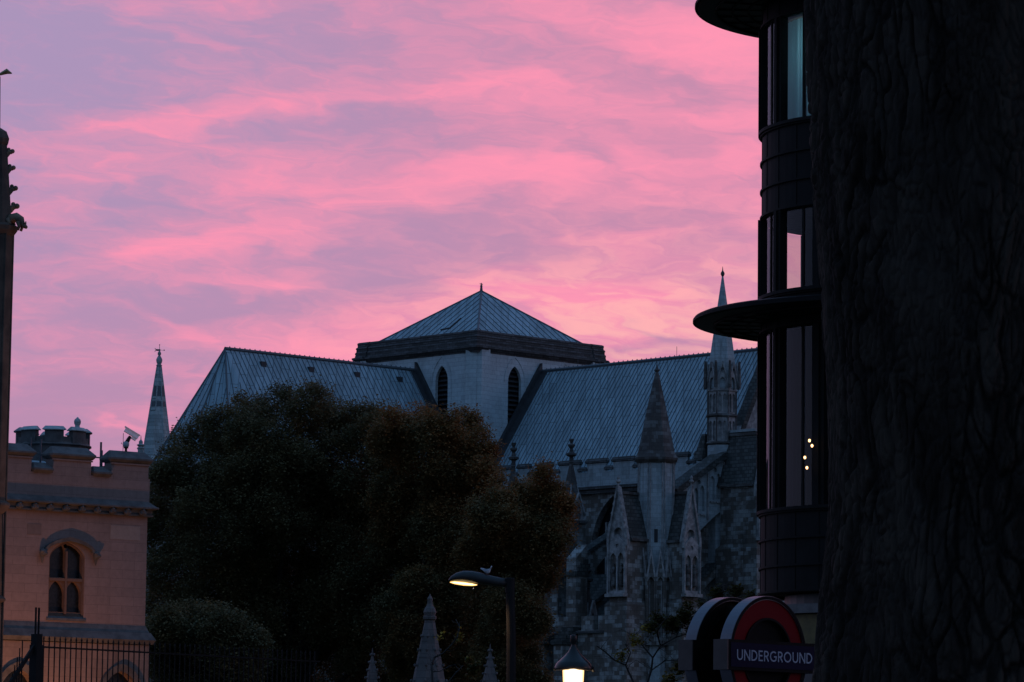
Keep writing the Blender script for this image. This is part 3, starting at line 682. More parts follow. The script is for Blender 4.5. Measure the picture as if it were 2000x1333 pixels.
for k in range(3):
    cy = y0+1.0+k*1.9
    for dy_ in (-.36, .36): sc.box(37.9, 38.02, cy+dy_-.3, cy+dy_+.3, ft(cy)-3.3, ft(cy)-3.17)
    sc.box(37.9, 38.04, cy+.88, cy+1.02, ft(cy)-3.6, ft(cy)+.1)
part(sc, 'niche_sill', M['creamtrim'], ff_)
flyer(37.1, -13.8, zz(37.1,-13.8,1180), 37.1, -8.9, zz(37.1,-8.9,1105), .8, 2.2, wd=1.2)
# set-back wall behind, aisle wall and low battlemented wall
aw = MB().panel((0,-13.5,0), XV, -YV, [(8,0),(36.2,0),(36.2,15.0),(8,15.0)], [lancet(31.5, 3, 5.6, 9.5, 1.0, 9), lancet(23.4, 3, 4.2, 9.5, 1.0, 9), lancet(16.4, 3, 4.2, 9.5, 1.0, 9)], .7)
awo = part(aw, 'aisle_wall', M['mottled'])
ar = MB().add([(8,-13.9,15.0),(36.0,-13.9,15.0),(36.0,-7.8,19.5),(8,-7.8,19.5)], [(0,1,2,3)]).box(8,36.3,-13.95,-13.4,15.0,15.35)
part(ar, 'aisle_roof', M['slate'], awo)
part(MB().box(35.5,36.6,-14,-8.5,0,zz(36.5,-10,1000)), 'return_wall', M['mottled'])
lw_ = MB(); zl_ = zz(34,-19.3,1231)
lw_.box(29.6, 35.9, -19.3, -18.7, 0, zl_); 
for xa in (29.6, 32.6, 34.5): lw_.box(xa, xa+1.35, -19.28, -18.72, zl_, zz(34,-19.3,1203))
lo_ = part(lw_, 'battlemented_wall', M['mottled']); part(MB().box(29.5,35.95,-19.6,-19.3,zl_-.25,zl_-.05), 'string_course', M['darkstone'], lo_)

# ------------------------------------------------------------------ pale spire behind the gatehouse
SY = 400.0
sp0 = at(307, 880, SY); zq = lambda py: hz(sp0.x, sp0.y, py)
spire = empty('church_spire', (sp0.x, sp0.y, 0), .2, 'slender pale eight sided spire with ball finial and weathervane behind the gatehouse', 'spire')
sc_ = F/SY; tip = zq(745)
part(MB().box(-3.2,3.2,-3.2,3.2,0,zq(905)), 'tower', M['spirelead'], spire)
shf = .29
o = part(MB().loft([[(shf*(k_)*2.6*0+ r_*math.cos(OR8+i*math.pi/4), r_*math.sin(OR8+i*math.pi/4), z_) for i in range(8)] for r_, z_, k_ in ((36/sc_, zq(910), 0),(29/sc_, zq(878), 0),(4.4/sc_, zq(716), 1))]), 'spire_body', M['spirelead'], spire)
lv = MB()
for i in range(8):
    a = OR8+i*math.pi/4; lv.tube([(30.5/sc_*math.cos(a),30.5/sc_*math.sin(a),zq(893)),(4.5/sc_*math.cos(a),4.5/sc_*math.sin(a),zq(716))], .07, 4)
part(lv, 'edge_roll', M['spirelead'], o)
for (pa, pb, hw) in ((755,775,.22),(785,812,.34),(826,862,.5)):
    O, U, N, w_ = octa_face(0, 0, 1.0, 5); 
    for k in (5, 6, 7):
        a = k*math.pi/4; N = Vector((math.cos(a), math.sin(a), 0)); U = Vector((-N.y, N.x, 0))
        rr_ = lambda py: (4.4+(27-4.4)*(py-716)/(878-716))/sc_*math.cos(math.pi/8)
        r0 = rr_(pb); r1 = rr_(pa)
        part(MB().add([N*(r0+.05)+U*-hw+Vector((0,0,zq(pb))), N*(r0+.05)+U*hw+Vector((0,0,zq(pb))), N*(r1+.05)+U*hw*.8+Vector((0,0,zq(pa))), N*(r1+.05)-U*hw*.8+Vector((0,0,zq(pa)))], [(0,1,2,3)]), 'louvred_light', M['leadrib'], o)
fz = lambda py: zq(py)
part(MB().lathe(0,0,[(.22,fz(717)),(.34,fz(714)),(.2,fz(712)),(.28,fz(709)),(.33,fz(705)),(.32,fz(702)),(.18,fz(697)),(.1,fz(695)),(.18,fz(693)),(.19,fz(690)),(.1,fz(687)),(.03,fz(685)),(.025,fz(673))],10), 'ball_finial', M['spirelead'], spire, smooth=True)
wv_ = MB().box(-.5,.55,-.02,.02,fz(684.5),fz(684)).box(-.35,.1,-.03,.03,fz(686),fz(682.5)).tube([(-.5,0,fz(688)),(-.35,0,fz(684)),(-.5,0,fz(681))],.04,4).ball((.5,0,fz(684)),.07).ball((0,0,fz(674)),.06)
part(wv_, 'weathervane', M['leadrib'], spire)
# small corner pinnacle of that tower
cpz = at(275, 870, SY-6); pnn = empty('corner_pinnacle', (cpz.x, cpz.y, 0), 0, 'tiny pale stone pinnacle between the security camera and the pale spire', 'pinnacle')
cz = lambda py: hz(cpz.x, cpz.y, py)
part(MB().box(-.28,.28,-.28,.28,0,cz(878)), 'shaft', M['spirelead'], pnn)
part(MB().lathe(0,0,[(.28,cz(880)),(.42,cz(876)),(.25,cz(873)),(.45,cz(869.5)),(.2,cz(867)),(.22,cz(863)),(.06,cz(859)),(.02,cz(851))],8), 'finial', M['spirelead'], pnn)

# ------------------------------------------------------------------ battlemented gatehouse on the left
LG = Frame(at(145, 1100, 150).x, 150.0, R(36))
lodge = empty('stone_gatehouse', LG.o, LG.ang, 'honey coloured stone gatehouse with battlements and pointed two light window behind the railings', 'building')
lz = lambda px, py: LG.ony(px, py, 0)
LR = lz(286, 1100)[0]; LL = LR - 13.0
Lz = lambda u, py: LG.z(u, 0, py)
umid = 0
wc = lz(130, 1140)[0]; zs_ = lz(130,1207)[1]; z_tr = lz(130,1133)[1]; z_ap = lz(130,1058)[1]; wW = (lz(163,1140)[0]-lz(97,1140)[0])*1.06
wh = MB()
def tudor(cx, z0, w, zsp, rise, n=6):
    h = w/2; pts = [(cx-h,z0),(cx+h,z0)]
    c_ = [(h*math.cos(t)**.8 if math.cos(t) > 0 else 0, rise*math.sin(t)**.9) for t in [math.pi/2*i/n for i in range(n+1)]]
    c_ = [(h, 0), (h*.97, rise*.2), (h*.86, rise*.42), (h*.64, rise*.66), (h*.34, rise*.86), (0, rise)]
    return pts + [(cx+a, zsp+b) for a, b in c_] + [(cx-a, zsp+b) for a, b in c_[:-1][::-1]]
zsp = lz(130, 1092)[1]
hole1 = tudor(wc, zs_, wW, zsp, z_ap-zsp)
lowc = [lz(28, 1320)[0], lz(228, 1320)[0]]; lz_ap = [lz(28,1316)[1], lz(228,1320)[1]]
zt_top = Lz(LR-2, 958)
zpl = Lz(LR-2, 1236)
ledge_z = Lz(LR-1, 990)
holes = [hole1]
wh.panel((0,0,0), XV, -YV, [(LL,zpl),(LR,zpl),(LR,ledge_z),(LL,ledge_z)], holes, .42, back=False)
wh.box(LL, LR, .45, 9, 0, ledge_z)
lo = part(wh, 'wall', M['lodge'], lodge)
# lower wall stands a little forward, with hooded round windows near the ground
lw2 = MB().panel((0,-.22,0), XV, -YV, [(LL,0),(LR+.12,0),(LR+.12,zpl-.45),(LL,zpl-.45)], [lancet(c, 1.0, 1.5, z-.75, .62, 6) for c, z in zip(lowc, lz_ap)], .4)
lw_o = part(lw2, 'lower_wall', stone('stained_honey_ashlar', (.17,.125,.105), (.14,.105,.09), 1.1, .36, .006, stain=(.085,.06,.05), stamt=.85, block=.4, stsc=.5, bump=.15), lodge)
for c, z in zip(lowc, lz_ap):
    fr = MB(); a = lancet(c, z-1.6, 2.0, z-.75, .62, 8)[1:]; b = lancet(c, z-1.6, 1.56, z-.78, .62, 8)[1:]
    for i in range(len(a)-1):
        P = lambda p, d: (p[0], -.22-d, p[1])
        fr.add([P(a[i],.2),P(a[i+1],.2),P(b[i+1],.14),P(b[i],.14),P(a[i],0),P(a[i+1],0)], [(0,1,2,3),(0,4,5,1)])
    wp = part(fr, 'window_hood', M['lodgetrim'], lodge)
    part(MB().box(c-.75,c+.75,.1,.14,1.0,z+.1), 'glass', M['leadglass'], wp)
# plinth course with two weathered steps
plc = MB().loft([[(LL,-.02,zpl+.32),(LR+.02,-.02,zpl+.32),(LR+.02,.3,zpl+.32),(LL,.3,zpl+.32)],[(LL,-.16,zpl+.05),(LR+.12,-.16,zpl+.05),(LR+.12,.3,zpl+.05),(LL,.3,zpl+.05)]])
plc.loft([[(LL,-.2,zpl+.045),(LR+.16,-.2,zpl+.045),(LR+.16,.3,zpl+.045),(LL,.3,zpl+.045)],[(LL,-.40,zpl-.25),(LR+.3,-.40,zpl-.25),(LR+.3,.3,zpl-.25),(LL,.3,zpl-.25)],[(LL,-.3,zpl-.42),(LR+.2,-.3,zpl-.42),(LR+.2,.3,zpl-.42),(LL,.3,zpl-.42)]])
part(plc, 'plinth_course', M['lodgetrim'], lodge)
# string course with carved bosses
scz = lambda py: Lz(LR-1, py)
sc1 = MB()
P4 = lambda y, z, e: [(LL,-y,z),(LR+e,-y,z),(LR+e,.45,z),(LL,.45,z)]
sc1.loft([P4(.02,scz(978),0), P4(.30,scz(989),.26), P4(.36,scz(990),.32), P4(.36,scz(993),.32), P4(.16,scz(995.5),.14), P4(.14,scz(1005),.12)])
sco = part(sc1, 'string_course', M['lodgetrim'], lodge)
part(MB().box(LL, LR+.16, -.19, .3, scz(1008), scz(1005)), 'lower_moulding', M['lodgetrim'], sco)
for i, px in enumerate((2,32,62,92,123,154,184,214,243,273)):
    u = lz(px, 1000)[0]; zb = scz(1000.5); s_ = 1
    bm_ = MB().ball((u, -.2, zb), .15, 1.0, 8, 6); bm_.ball((u-.1, -.27, zb-.05), .07, 1, 6, 4).ball((u+.1, -.27, zb-.03), .07, 1, 6, 4).ball((u, -.3, zb+.07), .075, 1, 6, 4)
    part(bm_, 'carved_boss', M['lodgetrim'], lodge)
# parapet wall with merlons
pw = MB(); zc = lambda px, py: LG.ony(px, py, -.0)[1]
zcr = Lz(LR-3, 928)      # crenel level
pw.box(LL, LR+.06, -.02, .55, scz(982), zcr)
caps = MB()
mer = [(-60,61,884),(103,178,893),(217.5,290,898)]
ztop = Lz(LR-2.6, 896)
def cap(mb, ua, ub, z, h, dep=.55, e=.12):
    mb.loft([[(ua-e*.4,-.06,z-.13),(ub+e*.4,-.06,z-.13),(ub+e*.4,dep+.06,z-.13),(ua-e*.4,dep+.06,z-.13)],[(ua-e,-.2,z-.02),(ub+e,-.2,z-.02),(ub+e,dep+.2,z-.02),(ua-e,dep+.2,z-.02)],[(ua-e,-.2,z+.05),(ub+e,-.2,z+.05),(ub+e,dep+.2,z+.05),(ua-e,dep+.2,z+.05)],[(ua+.06,dep*.42,z+h),(ub-.06,dep*.42,z+h),(ub-.06,dep*.58,z+h),(ua+.06,dep*.58,z+h)]])
us = [(lz(a, 900)[0], lz(b, 900)[0]) for a, b, _ in mer]
us[0] = (LL, us[0][1])
pwo = part(pw, 'parapet', M['lodge'], lodge)
for i, (ua, ub) in enumerate(us):
    part(MB().box(ua, ub, -.02, .55, zcr+.002, ztop), 'merlon', M['lodge'], lodge)
    c_ = MB(); cap(c_, ua, ub, ztop+.05, .36); part(c_, 'merlon_coping', M['lodgetrim'], lodge)
    part(MB().box(ua-.04, ub+.04, -.08, -.02, ztop-.16, ztop-.1), 'fillet', M['lodge'], lodge)
    if i < 2:
        c_ = MB(); cap(c_, ub+.16, us[i+1][0]-.16, zcr+.1, .3); part(c_, 'crenel_coping', M['lodgetrim'], lodge)
# side and back of the parapet, seen through the gaps
bk = MB().box(LR-.5, LR+.05, .56, 8.5, scz(982), zcr).box(LL, LR, 8.5, 9, scz(982), zcr)
for y in (2.4, 5.0, 7.4): bk.box(LR-.5, LR+.04, y, y+1.4, zcr, ztop)
part(bk, 'rear_parapet', M['lodge'], lodge)
# lead roof hump and guard rails behind the battlements
lr = MB(); zr0 = zcr-.5
lr.loft([[(LL,1.6,zr0),(LR-1.2,1.6,zr0),(LR-1.2,7.2,zr0),(LL,7.2,zr0)],[(LL,3.2,zcr+.75),(LR-3.0,3.2,zcr+.75),(LR-3.0,5.6,zcr+.75),(LL,5.6,zcr+.75)]])
part(lr, 'lead_roof', M['lead'], lodge)
gr = MB()
for z in (zcr+.3, zcr+.85): gr.tube([(LL,1.2,z),(LR-.8,1.2,z)], .03, 5)
for k in range(9): gr.tube([(LR-.8-k*1.3,1.2,zr0),(LR-.8-k*1.3,1.2,zcr+.85)], .03, 5)
part(gr, 'guard_rail', M['leadrib'], lodge)
for px, pt, r_ in ((197.5,864,.045),(198.8,880,.05),(80,858,.04),(60.5,855,.03)):
    u, z = LG.ony(px, pt, 1.0); part(MB().tube([(u,1.0,zr0),(u,1.0,z)], r_, 6), 'mast', M['leadrib'], lodge)
# stair turret with its own battlements and bud finial
tu = LG.ony(103, 870, 4.5); tr_ = 73/(F/153.5); tz = lambda py: LG.z(tu[0], 4.5, py)
stt = MB().lathe(tu[0], 4.5, [(tr_,0),(tr_,tz(874))], 12, math.pi/12)
sto = part(stt, 'stair_turret', M['lodgetrim'], lodge)
part(MB().lathe(tu[0], 4.5, [(tr_+.02,tz(876)),(tr_+.12,tz(873)),(tr_+.02,tz(870)),(tr_,tz(868))], 12, math.pi/12), 'turret_moulding', M['lodgetrim'], sto)
for k in range(8):
    a0 = k*math.pi/4 + .05; seg = .52; mb = MB(); rings = []
    for r_, za, zb_ in ((tr_, 0, 0),):
        pts_o = [(tu[0]+tr_*math.cos(a0+seg*t/4), 4.5+tr_*math.sin(a0+seg*t/4)) for t in range(5)]
        pts_i = [(tu[0]+(tr_-.3)*math.cos(a0+seg*t/4), 4.5+(tr_-.3)*math.sin(a0+seg*t/4)) for t in range(5)]
        mb.prism(pts_o+pts_i[::-1], tz(872), tz(846))
    part(mb, 'turret_merlon', M['lodgetrim'], sto)
    e = .05; po = [(tu[0]+(tr_+.09)*math.cos(a0-e+(seg+2*e)*t/4), 4.5+(tr_+.09)*math.sin(a0-e+(seg+2*e)*t/4)) for t in range(5)]
    pi_ = [(tu[0]+(tr_-.38)*math.cos(a0-e+(seg+2*e)*t/4), 4.5+(tr_-.38)*math.sin(a0-e+(seg+2*e)*t/4)) for t in range(5)]
    pm = [(tu[0]+(tr_-.1)*math.cos(a0+seg*t/4), 4.5+(tr_-.1)*math.sin(a0+seg*t/4)) for t in range(5)]; pm2 = [(tu[0]+(tr_-.18)*math.cos(a0+seg*t/4), 4.5+(tr_-.18)*math.sin(a0+seg*t/4)) for t in range(5)]
    part(MB().loft([[(x,y,tz(846)) for x,y in po+pi_[::-1]],[(x,y,tz(844.5)) for x,y in po+pi_[::-1]],[(x,y,tz(838)) for x,y in pm+pm2[::-1]]]), 'turret_coping', M['spirelead'], sto)
part(MB().lathe(tu[0], 4.5, [(tr_-.02,tz(871.8)),(tr_-.02,tz(858))], 12, math.pi/12), 'turret_parapet', M['lodgetrim'], sto)
fu = LG.ony(151, 838, 5.2); fzz = lambda py: LG.z(fu[0], 5.2, py)
part(MB().lathe(fu[0], 5.2, [(.13,fzz(872)),(.13,fzz(839)),(.12,fzz(838)),(.13,fzz(836)),(.10,fzz(834)),(.10,fzz(831)),(.13,fzz(829)),(.14,fzz(826)),(.145,fzz(823)),(.12,fzz(820)),(.05,fzz(817)),(.02,fzz(815))], 12), 'bud_finial', M['spirelead'], sto, smooth=True)
# window: jambs, hood mould, two lights, transom
hd = MB()
hoodz = lz(135,1037)[1]-.26; hf = lz(135,1078)[1]
a = tudor(wc+.03, hf-.01, wW+.64, hf, hoodz-hf, 8)[2:]; b = tudor(wc+.03, hf-.01, wW+.46, hf-.02, hoodz-hf-.14, 8)[2:]
for i in range(len(a)-1):
    P = lambda p, d: (p[0], -d, p[1])
    hd.add([P(a[i],.03),P(a[i+1],.03),P(a[i+1],.22),P(a[i],.22),P(b[i],.2),P(b[i+1],.2),P(b[i],0),P(b[i+1],0)], [(0,1,2,3),(3,2,5,4),(4,5,7,6)])
win = part(hd, 'window_hood', M['lodgetrim'], lodge)
for sgn in (-1, 1):
    cx = wc+.03+sgn*(wW/2+.4)
    bb = MB().ball((cx,-.16,hf-.1),.15,1.1,8,6).ball((cx-.08,-.24,hf-.05),.08).ball((cx+.08,-.24,hf-.12),.08); bb.lathe(cx,-.1,[(.02,hf-.5),(.1,hf-.25),(.12,hf-.15)],6)
    part(bb, 'hood_stop', M['lodgetrim'], win)
tm = stone('honey_trim', (.105,.066,.05), (.085,.055,.042), 3, 3, 0, stain=(.12,.09,.07), stamt=.5, block=.2)
zsl = zs_+.22; z2s = z_tr-.1
W2 = wW-.1; lw = W2/2-.1
hs = []
for sgn in (-1, 1):
    cx = wc+sgn*(W2/4); hs.append(lancet(cx, z_tr+.09, lw+.05, lz(130,1082)[1], .95, 5)); hs.append(lancet(cx, zsl, lw+.05, z_tr-.62, .95, 5))
fr = MB().panel((0,.14,0), XV, -YV, tudor(wc, zs_, wW+.02, zsp, z_ap-zsp), hs+[circ(wc, lz(130,1066)[1], .11, 6)], .16, back=False)
fro = part(fr, 'window_tracery', tm, win)
fr2 = MB().panel((0,.08,0), XV, -YV, tudor(wc, zs_, wW+.02, zsp, z_ap-zsp), [tudor(wc, zs_+.1, wW-.14, zsp, z_ap-zsp-.09)], .1, back=False)
part(fr2, 'jamb_moulding', tm, win)
fr3 = MB().bar((wc-wW/2-.24,-.02,zs_),(wc-wW/2-.24,-.02,zsp+.2),.1,.04)
part(MB().box(wc-.045,wc+.045,.04,.14,zs_+.15,zsp+.3), 'mullion', tm, win)
part(MB().box(wc-wW/2+.06,wc+wW/2-.06,.06,.15,z_tr-.05,z_tr+.06), 'transom', tm, win)
part(MB().box(wc-wW/2,wc+wW/2,.32,.36,zs_,z_ap), 'glass', M['leadglass'], win)
part(MB().loft([[(wc-wW/2-.08,-.05,zs_-.12),(wc+wW/2+.08,-.05,zs_-.12),(wc+wW/2-.02,.3,zs_-.12),(wc-wW/2+.02,.3,zs_-.12)],[(wc-wW/2-.08,-.05,zs_-.03),(wc+wW/2+.08,-.05,zs_-.03),(wc+wW/2-.02,.3,zs_+.2),(wc-wW/2+.02,.3,zs_+.2)]]), 'sill', M['lodgetrim'], win)
a_, b_ = lz(53,1044), lz(81,1024)
part(MB().box(a_[0], b_[0], -.012, .02, a_[1], b_[1]), 'repaired_block', stone('reddish_repair', (.135,.10,.088), (.12,.09,.08), 3, 3, 0, stain=(.1,.07,.06), stamt=.6, block=.2), lodge)
a_, b_ = lz(215,1053), lz(274,1029)
part(MB().box(a_[0], b_[0], -.012, .02, a_[1], b_[1]), 'repaired_block', stone('pale_repair', (.21,.17,.15), (.2,.16,.14), 3, 3, 0, stain=(.2,.16,.14), stamt=.4, block=.2), lodge)

# security camera on the right-hand merlon
cp_ = LG.ony(246, 880, .25); cb = LG.w(cp_[0], .25, ztop+.36)
cam_t = empty('security_camera', cb, R(12), 'white tilted security camera on a short mount on top of the right battlement', 'camera')
k_ = 150/F
part(MB().lathe(0,0,[(.05,0),(.05,.16),(.1,.17),(.1,.2),(.05,.22)],8), 'mount', M['iron'], cam_t)
part(MB().lathe(0,0,[(.08,.2),(.12,.26),(.13,.38),(.09,.44)],10), 'motor_housing', plain('grey_housing', (.28,.3,.32), .5), cam_t, smooth=True)
part(MB().tube([(.02,0,.4),(.1,0,.55),(.16,0,.66)],[.09,.08,.06],6), 'tilt_bracket', M['iron'], cam_t)
d = Vector((.46,0,-.26)).normalized(); c0 = Vector((-.06,0,.93)); part(MB().bar(c0, c0+d*.62, .2, .17), 'camera_body', M['white'], cam_t)
part(MB().bar(c0+Vector((.02,0,.1))-d*.03, c0+Vector((.02,0,.1))+d*.68, .25, .03), 'sun_shield', M['white'], cam_t)
part(MB().bar(c0+d*.36+Vector((-.04,0,-.14)), c0+d*.56+Vector((-.04,0,-.14)), .14, .1), 'lens_wiper', M['white'], cam_t)
part(MB().tube([(-.12,0,0),(-.12,0,.78)],.014,4).tube([(-.18,0,.4),(-.2,0,.36),(-.14,0,.33)],.012,4), 'cable', M['iron'], cam_t)

# ------------------------------------------------------------------ crocketed pinnacle at the far left edge
PY = 60.0
pp0 = at(-14, 600, PY); pz = lambda py: hz(pp0.x, pp0.y, py)
pin = empty('gothic_pinnacle', (pp0.x, pp0.y, 0), R(10), 'dark gothic stone pinnacle with crockets and crouching beasts at the left edge of the picture', 'pinnacle')
pm_ = plain('brown_weathered_stone', (.05,.034,.024), .9, 0, .45, 3, .4)
ps = F/PY; rs_ = 37/ps
shaft = MB().lathe(0,0,[(rs_*1.0,0),(rs_*.94,pz(1172)),(rs_*.94,pz(1165)),(rs_*.86,pz(984)),(rs_*.98,pz(980)),(rs_,pz(460))], 8, OR8+.2)
po = part(shaft, 'shaft', pm_, pin)
for k in range(8):
    a = OR8+.2+k*math.pi/4; part(MB().tube([(rs_*.97*math.cos(a),rs_*.97*math.sin(a),0),(rs_*.97*math.cos(a),rs_*.97*math.sin(a),pz(458))], .022, 6), 'corner_shaft', pm_, po)
part(MB().lathe(0,0,[(rs_*.9,pz(1004)),(rs_*1.08,pz(996)),(rs_*1.22,pz(988)),(rs_*1.2,pz(984)),(rs_*.98,pz(978))],8,OR8+.2), 'ledge', pm_, po)
part(MB().lathe(0,0,[(rs_*.94,pz(1178)),(rs_*1.1,pz(1174)),(rs_*1.12,pz(1170)),(rs_*.96,pz(1163))],8,OR8+.2), 'ledge', pm_, po)
part(MB().lathe(0,0,[(rs_,pz(462)),(rs_*1.2,pz(452)),(rs_*1.25,pz(444)),(rs_*1.0,pz(438))],8,OR8+.2), 'capital', pm_, pin)
part(MB().lathe(0,0,[(rs_*.95,pz(440)),(rs_*.9,pz(425)),(rs_*.55,pz(285)),(rs_*.62,pz(280)),(rs_*.66,pz(272)),(rs_*.5,pz(258)),(.04,pz(250)),(.02,pz(150))],8,OR8), 'spirelet', pm_, pin)
ck_ = plain('lit_crocket_stone', (.12,.08,.05), .85, 0, .45, 5, .4)  # paler than the shaft: the warm light on the crockets is in the colour
for lev, rr_, sz in ((405,.90,.06),(370,.80,.055),(330,.66,.05),(298,.58,.05)):
    for k in range(4):
        a = R(-10)+k*math.pi/2; x, y = (rs_*rr_-.05)*math.cos(a), (rs_*rr_-.05)*math.sin(a); z = pz(lev)
        dx_, dy_ = math.cos(a), math.sin(a)
        m_ = MB().tube([(x,y,z-.05),(x+dx_*.07,y+dy_*.07,z+.01),(x+dx_*.12,y+dy_*.12,z-.0)],[.06,.045,.025],6).ball((x+dx_*.12,y+dy_*.12,z+.02),sz*.75).ball((x+dx_*.06,y+dy_*.06,z+.05),sz*.6)
        part(m_, 'crocket', ck_, pin)
cm_ = plain('lit_beast_stone', (.13,.085,.055), .85, 0, .45, 5, .4)  # lighter brown paints the warm light onto the beasts
def beast(a):
    """crouching stone beast looking out over the edge"""
    D = Vector((math.cos(a), math.sin(a), 0)); S = Vector((-D.y, D.x, 0)); b = D*rs_*.78 + Vector((0,0,pz(438)))
    pts = [(.0,.02,.11),(.08,.10,.14),(.2,.13,.125),(.3,.07,.105),(.34,-.01,.07),(.40,-.08,.062),(.45,-.11,.04)]
    m_ = MB().tube([b+D*x+Vector((0,0,z)) for x,z,r in pts],[r*.8 for x,z,r in pts],9)
    for sg in (-1,1):
        m_.tube([b+D*.26+S*sg*.06+Vector((0,0,.02)), b+D*.30+S*sg*.07+Vector((0,0,-.09)), b+D*.27+S*sg*.07+Vector((0,0,-.17))],[.05,.035,.03],6)
        m_.tube([b+D*.02+S*sg*.07+Vector((0,0,.08)), b+D*.08+S*sg*.1+Vector((0,0,-.02)), b+D*.02+S*sg*.1+Vector((0,0,-.08))],[.07,.05,.03],6)
        m_.tube([b+D*.4+S*sg*.03+Vector((0,0,-.03)), b+D*.4+S*sg*.05+Vector((0,0,.04))],[.025,.008],5)
    m_.v = [tuple(b + (Vector(v)-b)*.74) for v in m_.v]; part(m_, 'carved_beast', cm_, pin, smooth=True)
for k in range(4): beast(R(-30)+k*math.pi/2)
part(MB().tube([(0,0,pz(146)),(.12,0,pz(139)),(.2,0,pz(143))],[.02,.045,.008],6), 'wind_vane', plain('gilded_iron', (.3,.2,.1), .4, .8), pin)

# ------------------------------------------------------------------ iron railings
FA = at(72, 1240, 70.0); FB = at(620, 1269, 76.5)
fa2 = Vector((FA.x, FA.y, 0)); fd = Vector((FB.x-FA.x, FB.y-FA.y, 0)); FL = fd.length; fdn = fd.normalized()
fang = math.atan2(fdn.y, fdn.x)
fence = empty('iron_railing', fa2, fang, 'tall black iron railing with plain upright bars in front of gatehouse and trees', 'railing')
ztopf = hz(*(fa2+fdn*2.2).xy, 1250.); zbase = .7
part(MB().box(-6, FL+1, -.25, .25, .12, zbase), 'stone_kerb', M['lodgetrim'], fence)
sp_ = 9.05/(F/71.0)/math.cos(fang)
barm = MB().tube([(0,0,zbase),(0,0,ztopf-.07)], .0135, 6).lathe(0,0,[(.0135,ztopf-.08),(.018,ztopf-.05),(.003,ztopf)],6)
b0 = part(barm, 'bar', M['iron'], fence); b0.location = (sp_*1.3, 0, 0); b0.parent = fence
nb = min(78, int(FL/sp_))
for i in range(1, nb):
    b = b0.copy(); COL.objects.link(b); b.parent = fence; b.location = (sp_*(1.3+i), 0, 0)
for zr in (ztopf-.21, zbase+.25): part(MB().box(.05, sp_*(nb+1.3), -.018, .018, zr-.015, zr+.015), 'rail', M['iron'], fence)
part(MB().box(-.09,.09,-.09,.09,zbase,ztopf-.18).box(-.075,.075,-.075,.075,ztopf-.18,ztopf+.02), 'gate_post', M['iron'], fence)
for sx in (-.04, .04): part(MB().tube([(sx,0,ztopf),(sx,0,hz(FA.x,FA.y,1187))], .022, 6), 'post_rod', M['iron'], fence)
zt_ = hz(FA.x, FA.y, 1258); zl_ = hz(FA.x-.55, FA.y, 1318)
part(MB().bar((-.02,0,zt_),(-.62,0,zl_-.12),.05,.07).bar((-.62,0,zl_-.12),(-1.3,0,zl_-1.2),.05,.07), 'sloping_rail', M['iron'], fence)
for i, (px, py) in enumerate(((57,1250),(45,1266),(34,1284),(23,1300),(13,1316),(3,1330))):
    q_ = at(px, py, 69.6); loc = (Vector((q_.x, q_.y, 0)) - fa2); part(MB().tube([(loc.dot(fdn),0,zbase),(loc.dot(fdn),0,q_.z)], .013, 6), 'short_bar', M['iron'], fence)

# ------------------------------------------------------------------ trees
def leaf_mat(name, cols):
    m, n, b, q = mat_new(name); at_ = mk(n, 'ShaderNodeAttribute', attribute_name='tint', attribute_type='GEOMETRY')
    cr = mk(n, 'ShaderNodeValToRGB'); el_ = cr.color_ramp.elements
    el_[0].position = 0; el_[0].color = (*cols[0], 1); el_[1].position = 1; el_[1].color = (*cols[-1], 1)
    for i, c in enumerate(cols[1:-1]): e = el_.new((i+1)/(len(cols)-1)); e.color = (*c, 1)
    n.links.new(at_.outputs['Fac'], cr.inputs[0]); n.links.new(cr.outputs[0], b.inputs['Base Color']); b.inputs['Roughness'].default_value = .65
    b.inputs['Specular IOR Level'].default_value = .12
    tl = mk(n, 'ShaderNodeBsdfTranslucent'); n.links.new(cr.outputs[0], tl.inputs[0]); x = mk(n, 'ShaderNodeMixShader'); x.inputs[0].default_value = .35
    n.links.new(b.outputs[0], x.inputs[1]); n.links.new(tl.outputs[0], x.inputs[2]); n.links.new(x.outputs[0], [k for k in n.nodes if k.type == 'OUTPUT_MATERIAL'][0].inputs[0])
    return m
LM = leaf_mat('plane_leaves', [(.075,.068,.034),(.10,.082,.038),(.14,.095,.038),(.22,.10,.032),(.32,.11,.034)])
BARK = plain('tree_bark', (.014,.012,.011), .9, 0, .4, 4, .5)
